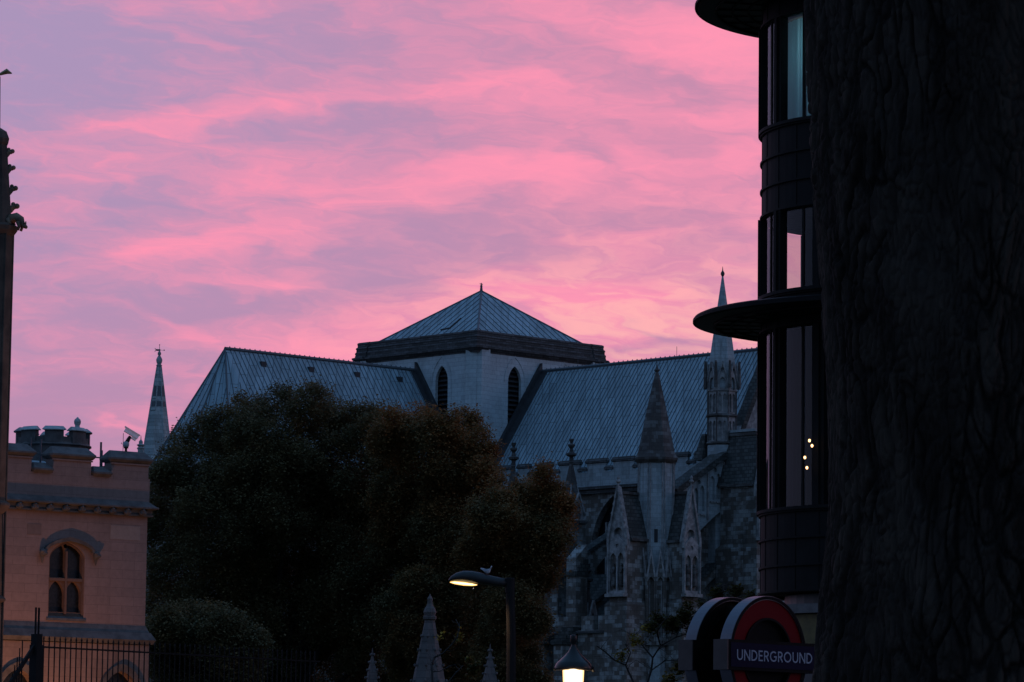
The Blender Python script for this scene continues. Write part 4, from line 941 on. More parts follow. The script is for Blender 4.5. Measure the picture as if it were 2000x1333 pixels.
def crown(name, lobes, n, size, parent, mat=LM, spread=.32, per=22, warm=0., inner=.35):
    """lobes: (x, y, z, r, weight, warmth). Leaves grow in small sprays on and inside every lobe"""
    V = []; TT = []
    wsum = sum(l[3]**2*l[4] for l in lobes)
    for (x, y, z, r, wt, wm) in lobes:
        k = max(2, int(n/per*r*r*wt/wsum))
        d = rng.normal(size=(k,3)); d /= np.linalg.norm(d, axis=1)[:,None]
        rad = np.where(rng.random(k) < inner, rng.random(k)**.5*.8, 1 + rng.normal(size=k)*.09 + .22*np.maximum(0, rng.normal(size=k)-1.0))
        ctr = np.array([x,y,z]) + d*np.array([1,1,.95])*(rad*r)[:,None]
        c = np.repeat(ctr, per, 0)
        stretch = rng.normal(size=(k,3)); stretch = np.repeat(stretch/np.linalg.norm(stretch,axis=1)[:,None], per, 0)
        c = c + rng.normal(size=c.shape)*spread*.55 + stretch*rng.normal(size=len(c))[:,None]*spread*.7
        c[:,2] -= .06
        V.append(c); TT.append(np.clip(np.repeat(rng.random(k)*.38, per) + rng.random(len(c))*.2 + wm + warm - .02, 0, 1))
    c = np.concatenate(V); tt = np.concatenate(TT); N = len(c)
    nrm = rng.normal(size=(N,3)); nrm[:,2] = np.abs(nrm[:,2])+1.0; nrm /= np.linalg.norm(nrm,axis=1)[:,None]
    a = np.cross(nrm, rng.normal(size=(N,3))); a /= np.linalg.norm(a,axis=1)[:,None]; b = np.cross(nrm, a)
    s = (size*(.65+rng.random(N)*.7))[:,None]
    q = np.stack([c - a*s*.6, c - b*s*.42 + nrm*s*.1, c + a*s*.6, c + b*s*.42 + nrm*s*.1], 1).reshape(-1,3)
    me = bpy.data.meshes.new(name); me.vertices.add(4*N); me.vertices.foreach_set('co', q.astype(np.float32).ravel())
    me.loops.add(4*N); me.loops.foreach_set('vertex_index', np.arange(4*N, dtype=np.int32))
    me.polygons.add(N); me.polygons.foreach_set('loop_start', np.arange(0,4*N,4,dtype=np.int32)); me.polygons.foreach_set('loop_total', np.full(N,4,dtype=np.int32))
    at_ = me.attributes.new('tint', 'FLOAT', 'FACE'); at_.data.foreach_set('value', tt.astype(np.float32))
    me.update(calc_edges=True); me.materials.append(mat)
    o = bpy.data.objects.new(name, me); COL.objects.link(o); o.parent = parent
    return o
def tree(name, Y, base_px, lob, nleaf, size, label, warm=0, depth=1.0, trunk_r=.45, spread=.32, inner=.35, mat=LM, group=None, lean=0):
    """lob: (px, py, r_px[, warmth[, weight]]) of the crown masses as the photo shows them at distance Y; each gets depth"""
    b = at(base_px, 1333, Y); t = empty(name, (b.x, Y, 0), 0, label, 'tree', group)
    L_ = []
    for i, l in enumerate(lob):
        px, py, rp = l[:3]; wm = l[3] if len(l) > 3 else 0; wt = l[4] if len(l) > 4 else 1
        r = rp*Y/F; dyy = ((i*0.618) % 1 - .5)*2*depth*3.5
        p = at(px, py, Y + dyy)
        if rp > 22:
            L_.append((p.x-b.x, dyy, p.z, r*.86, wt, wm))
            for _ in range(9):
                d = rng.normal(size=3); d /= np.linalg.norm(d); d[1] = -abs(d[1]); k_ = r*(.82+.2*rng.random()); rs = r*(.2+.16*rng.random())
                L_.append((p.x-b.x+d[0]*k_, dyy+d[1]*k_, p.z+d[2]*k_, rs, wt*1.6, wm+rng.normal()*.07))
            for _ in range(5):
                a_ = rng.random()*2*math.pi; k_ = r*(.98+.16*rng.random()); rs = r*(.1+.1*rng.random())
                L_.append((p.x-b.x+math.cos(a_)*k_, dyy+rng.normal()*.4, p.z+math.sin(a_)*k_, rs, wt*1.6, wm+rng.normal()*.06))
        else: L_.append((p.x-b.x, dyy, p.z, r, wt*1.3, wm))
    crown('crown', L_, nleaf, size, t, mat, spread, 22, warm, inner)
    tr = MB(); zt = min(l[2] for l in L_); zc = max(3.0, zt*.9)
    tr.tube([(0,0,-.1),(.05,0,zc*.5),(lean,.1,zc)], [trunk_r*1.25, trunk_r, trunk_r*.85], 9)
    tk = part(tr, 'trunk', BARK, t)
    for (x,y,z,r,wt,wm) in L_:
        if r < 1.2: continue
        lb = MB(); mid = Vector(((x+lean)*.45, y*.45, zc+(z-zc)*.55)) + Vector(rng.normal(size=3)*.3)
        lb.tube([(lean,.1,zc-.3), mid, (x*.85,y*.85,z-r*.55), (x*.93,y*.93,z-r*.1)], [trunk_r*.5, trunk_r*.28, trunk_r*.14, .03], 6)
        part(lb, 'limb', BARK, tk)
    return t
TA = [(480,970,105),(640,1010,110),(575,890,70),(450,880,60),(770,960,55,.08),(760,880,34,.12),(335,882,20,.08),(314,925,26),(302,962,20),(322,905,7,.1),(342,915,38),(366,864,26,.05),(348,845,9),(338,858,7),(405,848,36),(445,825,40),(490,810,38,.05),(545,800,40),(600,795,42,.06),(625,785,24,.1),(560,775,16),(660,830,45,.05),(700,825,36,.08),(735,860,40,.08),
      (340,985,60),(420,930,80),(520,900,90),(620,900,85),(700,930,80,.05),(740,1000,80),(340,1080,65),(430,1050,100),(550,1040,110),(660,1060,100),(740,1110,90),
      (340,1190,65),(440,1180,100),(560,1180,110),(680,1200,100),(760,1230,90),(360,1300,80),(470,1300,100),(600,1320,110),(720,1340,100),(300,930,14),(545,755,6),(615,758,9,.1),(640,765,7,.1),(720,818,28,.1),(748,806,14,.2),(770,800,7,.2),(318,1010,28),(312,1120,28),(312,1240,30)]
tree('plane_tree', 205, 540, TA, 620000, .115, 'broad dark green tree, largest of the group, in front of the choir roof', .02, 1.0, .5)
TB = [(765,815,18,.3),(785,838,28,.35),(760,860,34,.2),(830,808,15,.25),(835,835,26,.2),(870,840,36,.22),(905,835,30,.25),(925,880,36,.22),(942,836,9,.15),(925,838,14,.2),(850,890,60,.15),(780,905,42,.15),(900,950,60,.15),(945,925,26,.3),(815,980,80,.08),(900,1040,75,.1),
      (820,1090,80),(900,1140,80),(830,1200,80),(915,1240,80,.05),(840,1310,80),(930,1330,70),(955,985,30,.2),(812,798,6,.3),(960,1100,50,.1)]
tree('orange_tinged_tree', 198, 860, TB, 380000, .115, 'tree with orange tinged autumn leaves in front of the pale crossing tower', .13, .9, .42)
TC = [(968,1010,44,.12),(955,1080,50,.1),(1062,925,17,.25),(1045,948,13,.25),(1010,956,13,.2),(985,978,20,.2),(1030,985,42,.15),(1070,985,36,.18),(1085,1010,26,.2),(990,1030,48,.1),(1050,1060,50,.1),(1000,1110,60,.05),(1050,1120,32,.08),(1010,1190,52),(985,1260,60),(1000,1320,55),(1030,1230,24,.05),(975,935,9,.2),(1093,975,10,.25)]
tree('brown_tinged_tree', 190, 1010, TC, 260000, .11, 'smaller brown tinged tree right of the group, before the aisle windows', .13, .7, .32)
TD = [(330,1225,30,.05),(375,1208,26,.05),(425,1222,32,.05),(400,1262,62),(320,1250,45),(460,1270,60),(350,1320,60),(440,1340,60)]
tree('low_tree', 182, 390, TD, 130000, .11, 'low dark round tree right beside the gatehouse wall, in front of the broad tree', .02, .6, .25)

# ------------------------------------------------------------------ stone pinnacles standing in front of the trees
def crocket_spire(name, px, ptip, pyb, wb, Y, label, big=False):
    b = at(px, 1300, Y); z = lambda py: hz(b.x, Y, py); k = Y/F
    t = empty(name, (b.x, Y, 0), R(12), label, 'spire', 'stone pinnacles in front of the dark trees'); ms = M['pinn']
    r0 = wb/2*k
    if big:
        part(MB().lathe(0,0,[(r0*1.5,0),(r0*1.5,z(1420)),(r0*1.15,z(1400)),(r0,z(pyb)),(10*k,z(1212)),(8*k,z(1209))],8,OR8), 'spire_body', ms, t)
        part(MB().lathe(0,0,[(8*k,z(1213)),(13*k,z(1210)),(13.5*k,z(1205)),(11*k,z(1203)),(13*k,z(1196)),(11*k,z(1190)),(7*k,z(1184)),(5.5*k,z(1180)),(5*k,z(1174)),(5.5*k,z(1170)),(2.5*k,z(1165)),(.5*k,z(1160))],8), 'finial', ms, t)
        for lev in (1243,1270,1300,1330):
            for j in range(8):
                a = OR8 + j*math.pi/4; rr = (9 + (r0/k-9)*(lev-1213)/(pyb-1213))*k
                part(MB().ball((rr*math.cos(a)*1.08, rr*math.sin(a)*1.08, z(lev)), 2.6*k, 1.3, 6, 4), 'crocket', ms, t)
    else:
        part(MB().sqr(0,0,[(r0*1.6,0),(r0*1.6,z(pyb+60)),(r0*1.25,z(pyb+52)),(r0,z(pyb)),(1.6*k,z(ptip+16)),(1.2*k,z(ptip+8)),(.2*k,z(ptip))]), 'spire_body', ms, t)
        for lev in range(ptip+14, pyb+20, 15):
            rr = (1.6*k + (r0-1.6*k)*(lev-ptip-16)/(pyb-ptip-16))
            for sx, sy in ((-1,-1),(1,-1),(1,1),(-1,1)): part(MB().ball((sx*(rr+1.6*k), sy*(rr+1.6*k), z(lev)), 2.4*k, 1.2, 6, 4), 'crocket', ms, t)
    return t
M['pinn'] = stone('pale_monument_stone', (.12,.10,.095), (.075,.066,.062), .35, .3, .01, stain=(.05,.045,.04), stamt=.6, block=.4)
crocket_spire('stone_pinnacle', 838, 1160, 1333, 66, 165, 'widest of the three pale stone pinnacles, left of the curved street lamp', True)
crocket_spire('stone_pinnacle', 727, 1265, 1318, 17, 168, 'narrow crocketed stone pinnacle, leftmost of the three below the trees')
crocket_spire('stone_pinnacle', 957, 1257, 1333, 26, 168, 'narrow crocketed stone pinnacle just left of the lamp post')

# ------------------------------------------------------------------ sparse young trees in front of the church
TWIG = plain('dark_twigs', (.02,.017,.015), .9)
YL = leaf_mat('yellowing_leaves', [(.03,.032,.015),(.05,.045,.015),(.09,.07,.015),(.28,.2,.03)])
def twig_tree(name, Y, base, paths, leaves, nleaf, label, size=.075, r0=.07):
    b = at(base, 1333, Y); t = empty(name, (b.x, Y, 0), 0, label, 'tree')
    tips = []; tk = MB(); p0 = at(base, 1345, Y)
    tk.tube([(0,0,0),(p0.x-b.x+.05,0,p0.z*.5),(p0.x-b.x,0,p0.z)], [r0*1.6,r0*1.2,r0], 8); tko = part(tk, 'trunk', TWIG, t)
    for i, (pth, w) in enumerate(paths):
        pts = []
        for j, (px, py) in enumerate(pth):
            q_ = at(px, py, Y + .25*math.sin(i*2.1+j)); pts.append((q_.x-b.x, q_.y-Y, q_.z))
        br = MB(); br.tube(pts, [max(.006, w*Y/F*(1-.8*j/len(pts))) for j in range(len(pts))], 5)
        for j in range(1, len(pts)):
            for _ in range(3):
                a = Vector(pts[j-1]).lerp(Vector(pts[j]), rng.random()); e = a + Vector((rng.normal()*.28, rng.normal()*.25, rng.random()*.35))
                m_ = a.lerp(e, .5) + Vector(rng.normal(size=3)*.05); br.tube([a, m_, e], [.009,.006,.003], 4); tips.append(e)
        part(br, 'branch', TWIG, t)
    lo = [(at(px,py,Y).x-b.x, (k%3-1)*.3, at(px,py,Y).z, r*Y/F, w, wm) for k, (px,py,r,w,wm) in enumerate(leaves)]
    crown('crown', lo, nleaf, size, t, YL, .09, 7, 0, .9)
    return t
twig_tree('young_tree', 95, 1262, [
    ([(1262,1340),(1272,1310),(1275,1285),(1290,1262),(1320,1245),(1352,1236)],2.6),([(1290,1262),(1283,1235),(1295,1215),(1312,1200)],1.8),
    ([(1275,1285),(1258,1265),(1243,1245),(1228,1238)],1.8),([(1240,1340),(1222,1300),(1200,1290),(1180,1272),(1165,1262)],2.2),([(1222,1300),(1232,1275),(1220,1258)],1.4),
    ([(1320,1245),(1330,1225),(1345,1205)],1.4),([(1272,1310),(1300,1290),(1330,1292),(1348,1300)],1.4),([(1345,1205),(1375,1185),(1400,1160),(1420,1150)],1.3)],
    [(1335,1200,18,1,.1),(1315,1215,20,1,.1),(1285,1205,16,.8,.1),(1350,1225,14,.8,.15),(1270,1222,14,.7,.1),(1345,1178,12,.6,.1),(1240,1245,14,.4,.6),(1215,1275,14,.35,.5),(1330,1300,18,.7,.35),
     (1260,1225,8,.3,.7),(1400,1155,16,.7,.1),(1440,1150,16,.7,.15),(1463,1160,10,.6,.2),(1375,1180,12,.5,.1),(1310,1325,16,.6,.5)], 3600, 'slender almost bare young tree with yellowing leaves between lantern and underground sign')
twig_tree('bare_tree', 120, 845, [([(845,1340),(843,1300),(848,1285),(866,1276),(880,1262),(893,1245),(898,1225),(890,1210)],2.6),([(848,1285),(842,1298),(846,1312),(858,1312),(880,1300)],1.6),([(870,1340),(890,1315),(905,1300)],1.6)],
    [(925,1305,13,1,.15),(918,1285,8,.5,.3),(895,1240,10,.4,.5),(855,1240,8,.2,.9)], 500, 'thin bare branches crossing in front of the widest stone pinnacle', .1, .05)

# ------------------------------------------------------------------ modern street lamp
SL = 70.0; lp = at(1001, 1333, SL); sz = lambda py: hz(lp.x, SL, py); ks = SL/F
lamp = empty('street_lamp', (lp.x, SL, 0), 0, 'tall black street lamp with a lit curved head and a pigeon on its arm', 'street lamp')
lean = (at(996,1140,SL).x-lp.x)
part(MB().tube([(0,0,.14),(0,0,1.2),(0,0,1.25),(lean*.5,0,sz(1240)),(lean,0,sz(1134))], [.13,.12,9.4*ks,9.2*ks,8.6*ks], 14), 'pole', M['iron'], lamp)
part(MB().lathe(lean,0,[(9.2*ks,sz(1158)),(9.6*ks,sz(1150)),(9.6*ks,sz(1131)),(8.5*ks,sz(1129))],14), 'pole_cap', M['iron'], lamp)
hx = lambda px, py: (at(px, py, SL).x-lp.x, at(px, py, SL).z)
sec = [(990,1140,9.5,7),(975,1138.5,10.5,9.5),(955,1135,11.5,11),(940,1132,13,12),(922,1129,13.5,13.5),(905,1127.5,12.5,14),(890,1129,9.5,12),(880,1132,5.5,8),(876,1134,2,3)]
rings = []
for px, py, hh, hw in sec:
    x, z = hx(px, py); rings.append([(x, hw*ks*math.cos(a), z + (hh*ks*math.sin(a) if math.sin(a) > 0 else hh*ks*.75*math.sin(a))) for a in [2*math.pi*i/14 for i in range(14)]])
hd_ = part(MB().loft(rings), 'lamp_head', plain('dark_grey_casting', (.014,.013,.013), .45, 0, .2, spec=.3), lamp, smooth=True)
gl_e = glow('lit_lamp_glass', (1,.48,.12), 1.3, (1,.74,.36), 4.2, 1.4)
rings = []
for px, py, hh, hw in ((932,1143,.6,2),(922,1142.3,2.6,8),(905,1140.6,3.6,10.5),(888,1138.6,2.8,8),(879,1137.6,.8,2)):
    x, z = hx(px, py); rings.append([(x, hw*ks*math.cos(a), z + hh*ks*math.sin(a)) for a in [2*math.pi*i/12 for i in range(12)]])
part(MB().loft(rings), 'lit_lens', gl_e, hd_, smooth=True)
x, z = hx(924.5, 1150); part(MB().ball((x,0,z), 1.2*ks), 'sensor', M['white'], hd_)
ld = bpy.data.lights.new('street_lamp_light', 'SPOT'); ld.energy = 160; ld.color = (1,.62,.3); ld.spot_size = R(150); ld.spot_blend = .6; ld.shadow_soft_size = .15
lo = bpy.data.objects.new('lamp_light', ld); COL.objects.link(lo); lo.parent = lamp; x, z = hx(905, 1148); lo.location = (x, 0, z)

# pigeon asleep on the lamp arm
bp_ = at(950.5, 1114, SL); bird = empty('pigeon', (bp_.x, SL, at(950,1124,SL).z), R(-20), 'small grey and white pigeon sitting on the arm of the curved street lamp', 'bird')
ax = [(-.115,.125,.012,.016),(-.085,.115,.018,.018),(-.05,.095,.030,.028),(-.01,.075,.043,.040),(.03,.07,.045,.042),(.06,.085,.036,.035),(.075,.11,.023,.024),(.082,.135,.022,.022),(.09,.15,.021,.02),(.1,.158,.014,.013),(.108,.158,.005,.005)]
part(MB().loft([[(x, b*math.cos(t), z + a*math.sin(t)) for t in [2*math.pi*i/12 for i in range(12)]] for x, z, a, b in ax]), 'body', plain('pigeon_feathers', (.42,.40,.42), .7, 0, .5, 14), bird, smooth=True)
part(MB().tube([(.105,0,.156),(.13,0,.148)],[.006,.001],5), 'beak', M['iron'], bird)
for s_ in (-1, 1):
    part(MB().loft([[(-.11,s_*.012,.13),(-.1,s_*.022,.11),(-.1,s_*.014,.12)],[(-.03,s_*.03,.12),(-.03,s_*.05,.075),(-.03,s_*.04,.08)],[(.045,s_*.032,.11),(.05,s_*.046,.075),(.045,s_*.04,.08)]]), 'wing', plain('grey_wing', (.2,.2,.22), .7), bird)
    part(MB().tube([(0.005,s_*.018,.04),(.01,s_*.018,0),(.03,s_*.018,-.002)],[.005,.004,.003],5), 'leg', plain('pink_leg', (.3,.12,.1), .6), bird)

# ------------------------------------------------------------------ old lantern
LY = 59.0; ln = at(1120, 1333, LY); kl = LY/F; nz = lambda py: hz(ln.x, LY, py)
lan = empty('lantern', (ln.x, LY, 0), 0, 'glowing white old fashioned lantern with black bell shaped hood on a post', 'street lamp')
xo = at(1120, 1290, LY).x - ln.x
part(MB().lathe(0,0,[(.2,.14),(.2,.3),(.13,.4),(.13,1.0),(.09,1.1),(.07,1.3),(.055,nz(1400)),(.09,nz(1395)),(.06,nz(1385)),(.12,nz(1376))],12), 'post', M['iron'], lan, smooth=True)
px_ = [(19,1318),(22,1307)]
hood = [(36,1309.5),(37,1307),(36.5,1303),(35,1300),(33,1296),(30,1293),(26,1289.5),(23,1286.5),(17,1281),(11,1274),(7,1267),(5,1262),(4,1259),(5,1257),(6.3,1255),(6.3,1243),(5.5,1240.5),(1,1240)]
part(MB().lathe(xo,0,[(r*kl, nz(y)) for r, y in hood], 20), 'hood', plain('glossy_black_enamel', (.006,.005,.005), .28, 0, .2, spec=.25), lan, smooth=True)
part(MB().lathe(xo,0,[(.25,nz(1304.5)),(.25,nz(1303.5))],20), 'reflector', M['white'], lan)
part(MB().lathe(xo,0,[(11*kl,nz(1372)),(16*kl,nz(1360)),(20.2*kl,nz(1330)),(21.2*kl,nz(1308)),(20*kl,nz(1305))],16), 'lit_globe', glow('glowing_glass', (1,.55,.2), 1.15, (1,.80,.48), 4.5, 1.2), lan, smooth=True)
for sx, r_ in ((-1, 1), (1, 1)):
    part(MB().bar((xo+sx*.18,0,nz(1308)),(xo+sx*.31,0,nz(1308)),.05,.028), 'ladder_bar', M['iron'], lan)
part(MB().ball((xo+.29,-.03,nz(1305)),.035,1,10,7).ball((xo+.31,-.04,nz(1310)),.025,1,8,6), 'hinge_knob', M['iron'], lan, smooth=True)
pl_ = bpy.data.lights.new('lantern_light', 'POINT'); pl_.energy = 45; pl_.color = (1,.72,.42); pl_.shadow_soft_size = .1
lo = bpy.data.objects.new('lantern_bulb', pl_); COL.objects.link(lo); lo.parent = lan; lo.location = (xo, -.28, nz(1325))

# ------------------------------------------------------------------ assumed floodlights, out of view, added at the gatehouse and at the pinnacle
def assumed_flood(loc, aim, watts, label, size=80, col=(1,.40,.19)):  # adds an assumed lamp with its housing, for warm light on stone
    o = empty('assumed_floodlight', loc, 0, label, 'assumed_floodlight', 'assumed ground floodlights before the stone buildings')
    part(MB().box(-.2,.2,-.12,.12,0,.08).box(-.18,.18,-.08,.08,.1,.3), 'housing', M['iron'], o)
    l = bpy.data.lights.new('assumed_flood', 'SPOT'); l.energy = watts; l.color = col; l.spot_size = R(size); l.spot_blend = .8; l.shadow_soft_size = .2
    b = bpy.data.objects.new('lamp', l); COL.objects.link(b); b.parent = o; b.location = (0,0,.42)
    b.rotation_euler = (Vector(aim)-Vector(loc)-Vector((0,0,.42))).to_track_quat('-Z','Y').to_euler()
fl1 = LG.w(-5.0, -6.5, 0); assumed_flood(fl1, LG.w(-3.4, 0, 4.5), 3300, 'assumed low black floodlamp on the grass in front of the gatehouse window', 96)  # unseen lamp, assumed from the warm light on the gatehouse wall
assumed_flood((pp0.x+4.5, PY+1.2, .14), (pp0.x, PY, 9), 900, 'assumed low black floodlamp beside the crocketed gothic pinnacle', 70)  # unseen lamp, assumed and added to warm the right edge of the pinnacle

# ------------------------------------------------------------------ underground sign
UY = 33.5; TH = R(47); uc = at(1501, 1283, UY); ku = UY/F
sign = empty('underground_sign', (uc.x, UY, 0), -0.0 + math.pi*0 + TH*1.0, 'round red and blue station sign with white lettering beside the tree trunk', 'sign')
# local x runs along the sign face (right end further away); local -y is the facing side
zc_ = uc.z; RO = 118*ku; R1 = 110.5*ku; R2 = 75.5*ku; BH = 26*ku
steel = plain('brushed_steel_rim', (.11,.105,.12), .42, .8, .1, 5)
blk = plain('black_sign_back', (.005,.0055,.006), .7, 0, .3, spec=.06); red = plain('red_enamel', (.12,.001,.004), .6, 0, .04, spec=.06); blue = plain('dark_blue_enamel', (.0015,.0035,.02), .6, 0, .04, spec=.06); ltr = plain('white_enamel', (.26,.31,.38), .5, 0, .03, spec=.1)
def ring(mb, y0, y1, ro, ri, n=72):
    rings = []
    for (r, y) in ((ro,y0),(ro,y1),(ri,y1),(ri,y0),(ro,y0)): rings.append([(r*math.cos(2*math.pi*i/n), y, zc_+r*math.sin(2*math.pi*i/n)) for i in range(n)])
    return mb.loft(rings, False)
def disc(mb, y0, y1, r, n=72): return mb.loft([[(r*math.cos(2*math.pi*i/n), y, zc_+r*math.sin(2*math.pi*i/n)) for i in range(n)] for y in (y0, y1)])
def roundel(y, front):
    d = .125; BL_ = 137*ku if front else 137*ku; s_ = 1 if front else -1
    case = part(ring(MB(), y, y+d, RO, RO-.035), 'rim', steel, sign)
    part(ring(MB(), y-.006, y-.0008, RO-.004, RO-.03), 'rim_edge', blk, case)
    part(disc(MB(), y+.05, y+.09, RO-.036), 'back_disc', blk, case)
    if front:
        part(ring(MB(), y+.012, y+.045, R1, R2), 'red_ring', red, case); part(ring(MB(), y+.0, y+.046, R2-.0005, R2-.02), 'inner_edge', blk, case)
    else:
        part(ring(MB(), y-.004, y+.03, RO*.72, RO*.70), 'seam', M['bronze'], case)
    bar_ = part(MB().box(-BL_, BL_, y-.055, y+d-.02, zc_-BH-.015, zc_+BH+.015), 'name_bar', blk if front else blk, sign)
    part(MB().box(-BL_-.012, -BL_, y-.055, y+d-.02, zc_-BH-.015, zc_+BH+.015), 'bar_end', plain('brown_steel', (.05,.036,.034), .6, .2), bar_)
    part(MB().box(BL_, BL_+.012, y-.055, y+d-.02, zc_-BH-.015, zc_+BH+.015), 'bar_end', plain('brown_steel', (.05,.036,.034), .6, .2), bar_)
    if front: 
        part(MB().box(-BL_+.03, BL_-.03, y-.060, y-.056, zc_-BH+.012, zc_+BH-.012), 'blue_panel', blue, bar_)
    return bar_
bar_o = roundel(0, True); roundel(.40, False)
part(MB().tube([(0,.26,.12),(0,.26,zc_-.1)],.07,12), 'post', M['iron'], sign)
part(MB().box(-.12,.12,.13,.4,zc_-.45,zc_+.45), 'inner_frame', M['iron'], sign)
# lettering: each letter is strokes of even width, cap height 1
def arcp(cx, cy, rx, ry, a0, a1, n=14): return [(cx+rx*math.cos(R(a0+(a1-a0)*i/n)), cy+ry*math.sin(R(a0+(a1-a0)*i/n))) for i in range(n+1)]
GL = {'U': (.70, [[(.07,1),(.07,.36)]+arcp(.35,.36,.28,.29,180,360)+[(.63,1)]]),
 'N': (.74, [[(.07,0),(.07,1)],[(.07,.98),(.67,.02)],[(.67,0),(.67,1)]]),
 'D': (.72, [[(.07,0),(.07,1)],[(.07,.93),(.24,.93)]+arcp(.24,.5,.41,.43,90,-90)+[(.07,.07)]]),
 'E': (.52, [[(.07,0),(.07,1)],[(.07,.93),(.49,.93)],[(.07,.52),(.45,.52)],[(.07,.07),(.49,.07)]]),
 'R': (.58, [[(.07,0),(.07,1)],[(.07,.93),(.26,.93)]+arcp(.26,.705,.24,.225,90,-90)+[(.07,.48)],[(.27,.48),(.53,0)]]),
 'G': (.84, [arcp(.46,.5,.39,.43,48,318)+[(.75,.22),(.75,.47)],[(.50,.47),(.82,.47)]]),
 'O': (.92, [arcp(.46,.5,.39,.43,0,360,26)])}
word = 'UNDERGROUND'; tw_ = sum(GL[c][0] for c in word)+.13*(len(word)-1)
hcap = 20.6*ku; x0_, x1_ = -113*ku, 119*ku; sx_ = (x1_-x0_)/tw_; cx_ = x0_; lw_st = .135
for c in word:
    w_, strokes = GL[c]; mb = MB()
    for si, st in enumerate(strokes):
        pts = [Vector((cx_+px*sx_, zc_-hcap/2+pz_*hcap)) for px, pz_ in st]; closed = c == 'O'
        L_, R_ = [], []; hw_ = lw_st*hcap/2
        for i, p in enumerate(pts):
            a_ = pts[i-1] if i else (pts[-2] if closed else p); b_ = pts[i+1] if i < len(pts)-1 else (pts[1] if closed else p)
            t_ = (b_-a_).normalized(); n_ = Vector((-t_.y, t_.x)); L_.append(p+n_*hw_); R_.append(p-n_*hw_)
        y_ = -.0635 - si*.0006
        for i in range(len(pts)-1):
            q4 = [L_[i], L_[i+1], R_[i+1], R_[i]]
            mb.add([(q.x, y_, q.y) for q in q4]+[(q.x, -.058, q.y) for q in q4], [(0,1,2,3),(4,7,6,5),(0,4,5,1),(2,6,7,3),(1,5,6,2),(3,7,4,0)])
    part(mb, 'letter', ltr, bar_o); cx_ += (w_+.13)*sx_

# ------------------------------------------------------------------ office building with rounded glass bay and round canopies
OY = 83.0; oc = at(1753, 600, OY); ko = OY/F; RB = 269*ko; RC = 400*ko
office = empty('office_building', (oc.x, OY, 0), 0, 'dark bronze clad building with rounded glazed corner bay and disc canopies', 'building')
LX = at(1485, 600, OY).x
lzz = lambda py: hz(LX, OY, py)
glass = bpy.data.materials.new('window_glass'); glass.use_nodes = True; n_ = glass.node_tree; n_.nodes.clear(); q = G(n_)
o_ = mk(n_, 'ShaderNodeOutputMaterial'); mx = mk(n_, 'ShaderNodeMixShader'); tp = mk(n_, 'ShaderNodeBsdfTransparent'); gs = mk(n_, 'ShaderNodeBsdfGlossy'); gs.inputs['Roughness'].default_value = .03
tp.inputs[0].default_value = (.80,.84,.84,1); gs.inputs[0].default_value = (.9,.95,1,1)
fr_n = mk(n_, 'ShaderNodeLayerWeight'); fr_n.inputs[0].default_value = .5
n_.links.new(q.m('MULTIPLY_ADD', q.m('POWER', fr_n.outputs['Facing'], 4.0), .45, .035), mx.inputs[0]); n_.links.new(tp.outputs[0], mx.inputs[1]); n_.links.new(gs.outputs[0], mx.inputs[2]); n_.links.new(mx.outputs[0], o_.inputs[0])
Lv = dict(t0=24.0, w1t=lzz(58), w1b=lzz(264), w2t=lzz(430), w2b=lzz(588), w3t=lzz(655), w3b=lzz(1005), sb=lzz(1165))
NM = 14; A0 = 204.5          # first mullion, degrees round from +x; the left limb is at 180
def cyl(r0, r1, z0, z1, n=84, a0=0, a1=360):
    mb = MB(); full = (a1-a0) >= 360
    cs = [(math.cos(R(a0+(a1-a0)*i/n)), math.sin(R(a0+(a1-a0)*i/n))) for i in range(n if full else n+1)]
    if full: return mb.loft([[(c*r0,s*r0,z0) for c,s in cs],[(c*r0,s*r0,z1) for c,s in cs],[(c*r1,s*r1,z1) for c,s in cs],[(c*r1,s*r1,z0) for c,s in cs],[(c*r0,s*r0,z0) for c,s in cs]], False)
    k = len(cs); v = [(c*r,s*r,z) for r,z in ((r0,z0),(r0,z1),(r1,z1),(r1,z0)) for c,s in cs]; f = []
    for j in range(4):
        for i in range(k-1): f.append((j*k+i, j*k+i+1, ((j+1)%4)*k+i+1, ((j+1)%4)*k+i))
    f += [(0,k,2*k,3*k),(k-1,4*k-1,3*k-1,2*k-1)]
    return mb.add(v, f)
# spandrel drums between the windows, with raised ribs and panel joints
for (za_, zb_, ribs) in ((Lv['w1t'], Lv['t0'], (.3,)), (Lv['w2t'], Lv['w1b'], None), (Lv['w3t'], Lv['w2b'], (.5,)), (Lv['sb'], Lv['w3b'], None)):
    d_ = part(cyl(RB-.02, RB-.3, za_, zb_), 'spandrel', M['bronze'], office)
    part(MB().lathe(0,0,[(RB-.31,za_+.05),(RB-.31,za_+.06)],48), 'ceiling', plain('dim_ceiling', (.10,.085,.06), .8), d_)
    part(MB().lathe(0,0,[(RB-.31,zb_-.25),(RB-.31,zb_-.2)],48), 'floor_slab', plain('dim_floor', (.05,.045,.04), .8), d_)
    H_ = zb_-za_
    lv_ = [za_+.04, zb_-.04] + ([za_+H_*f for f in (.33,.66)] if ribs is None else [])
    rb_ = MB()
    for z_ in lv_:
        if z_ < 22: part(cyl(RB+.03, RB-.05, z_-.022, z_+.022), 'rib', M['bronze'], d_)
    part(cyl(RB+.07, RB-.05, zb_-.02, zb_+.05), 'sill', M['bronze'], d_)
    for k in range(28):
        a = R(A0 + k*360/28); part(MB().box(RB-.05,RB-.008,-.012,.012,za_,zb_), 'panel_joint', M['bronze'], d_).rotation_euler = (0,0,a)
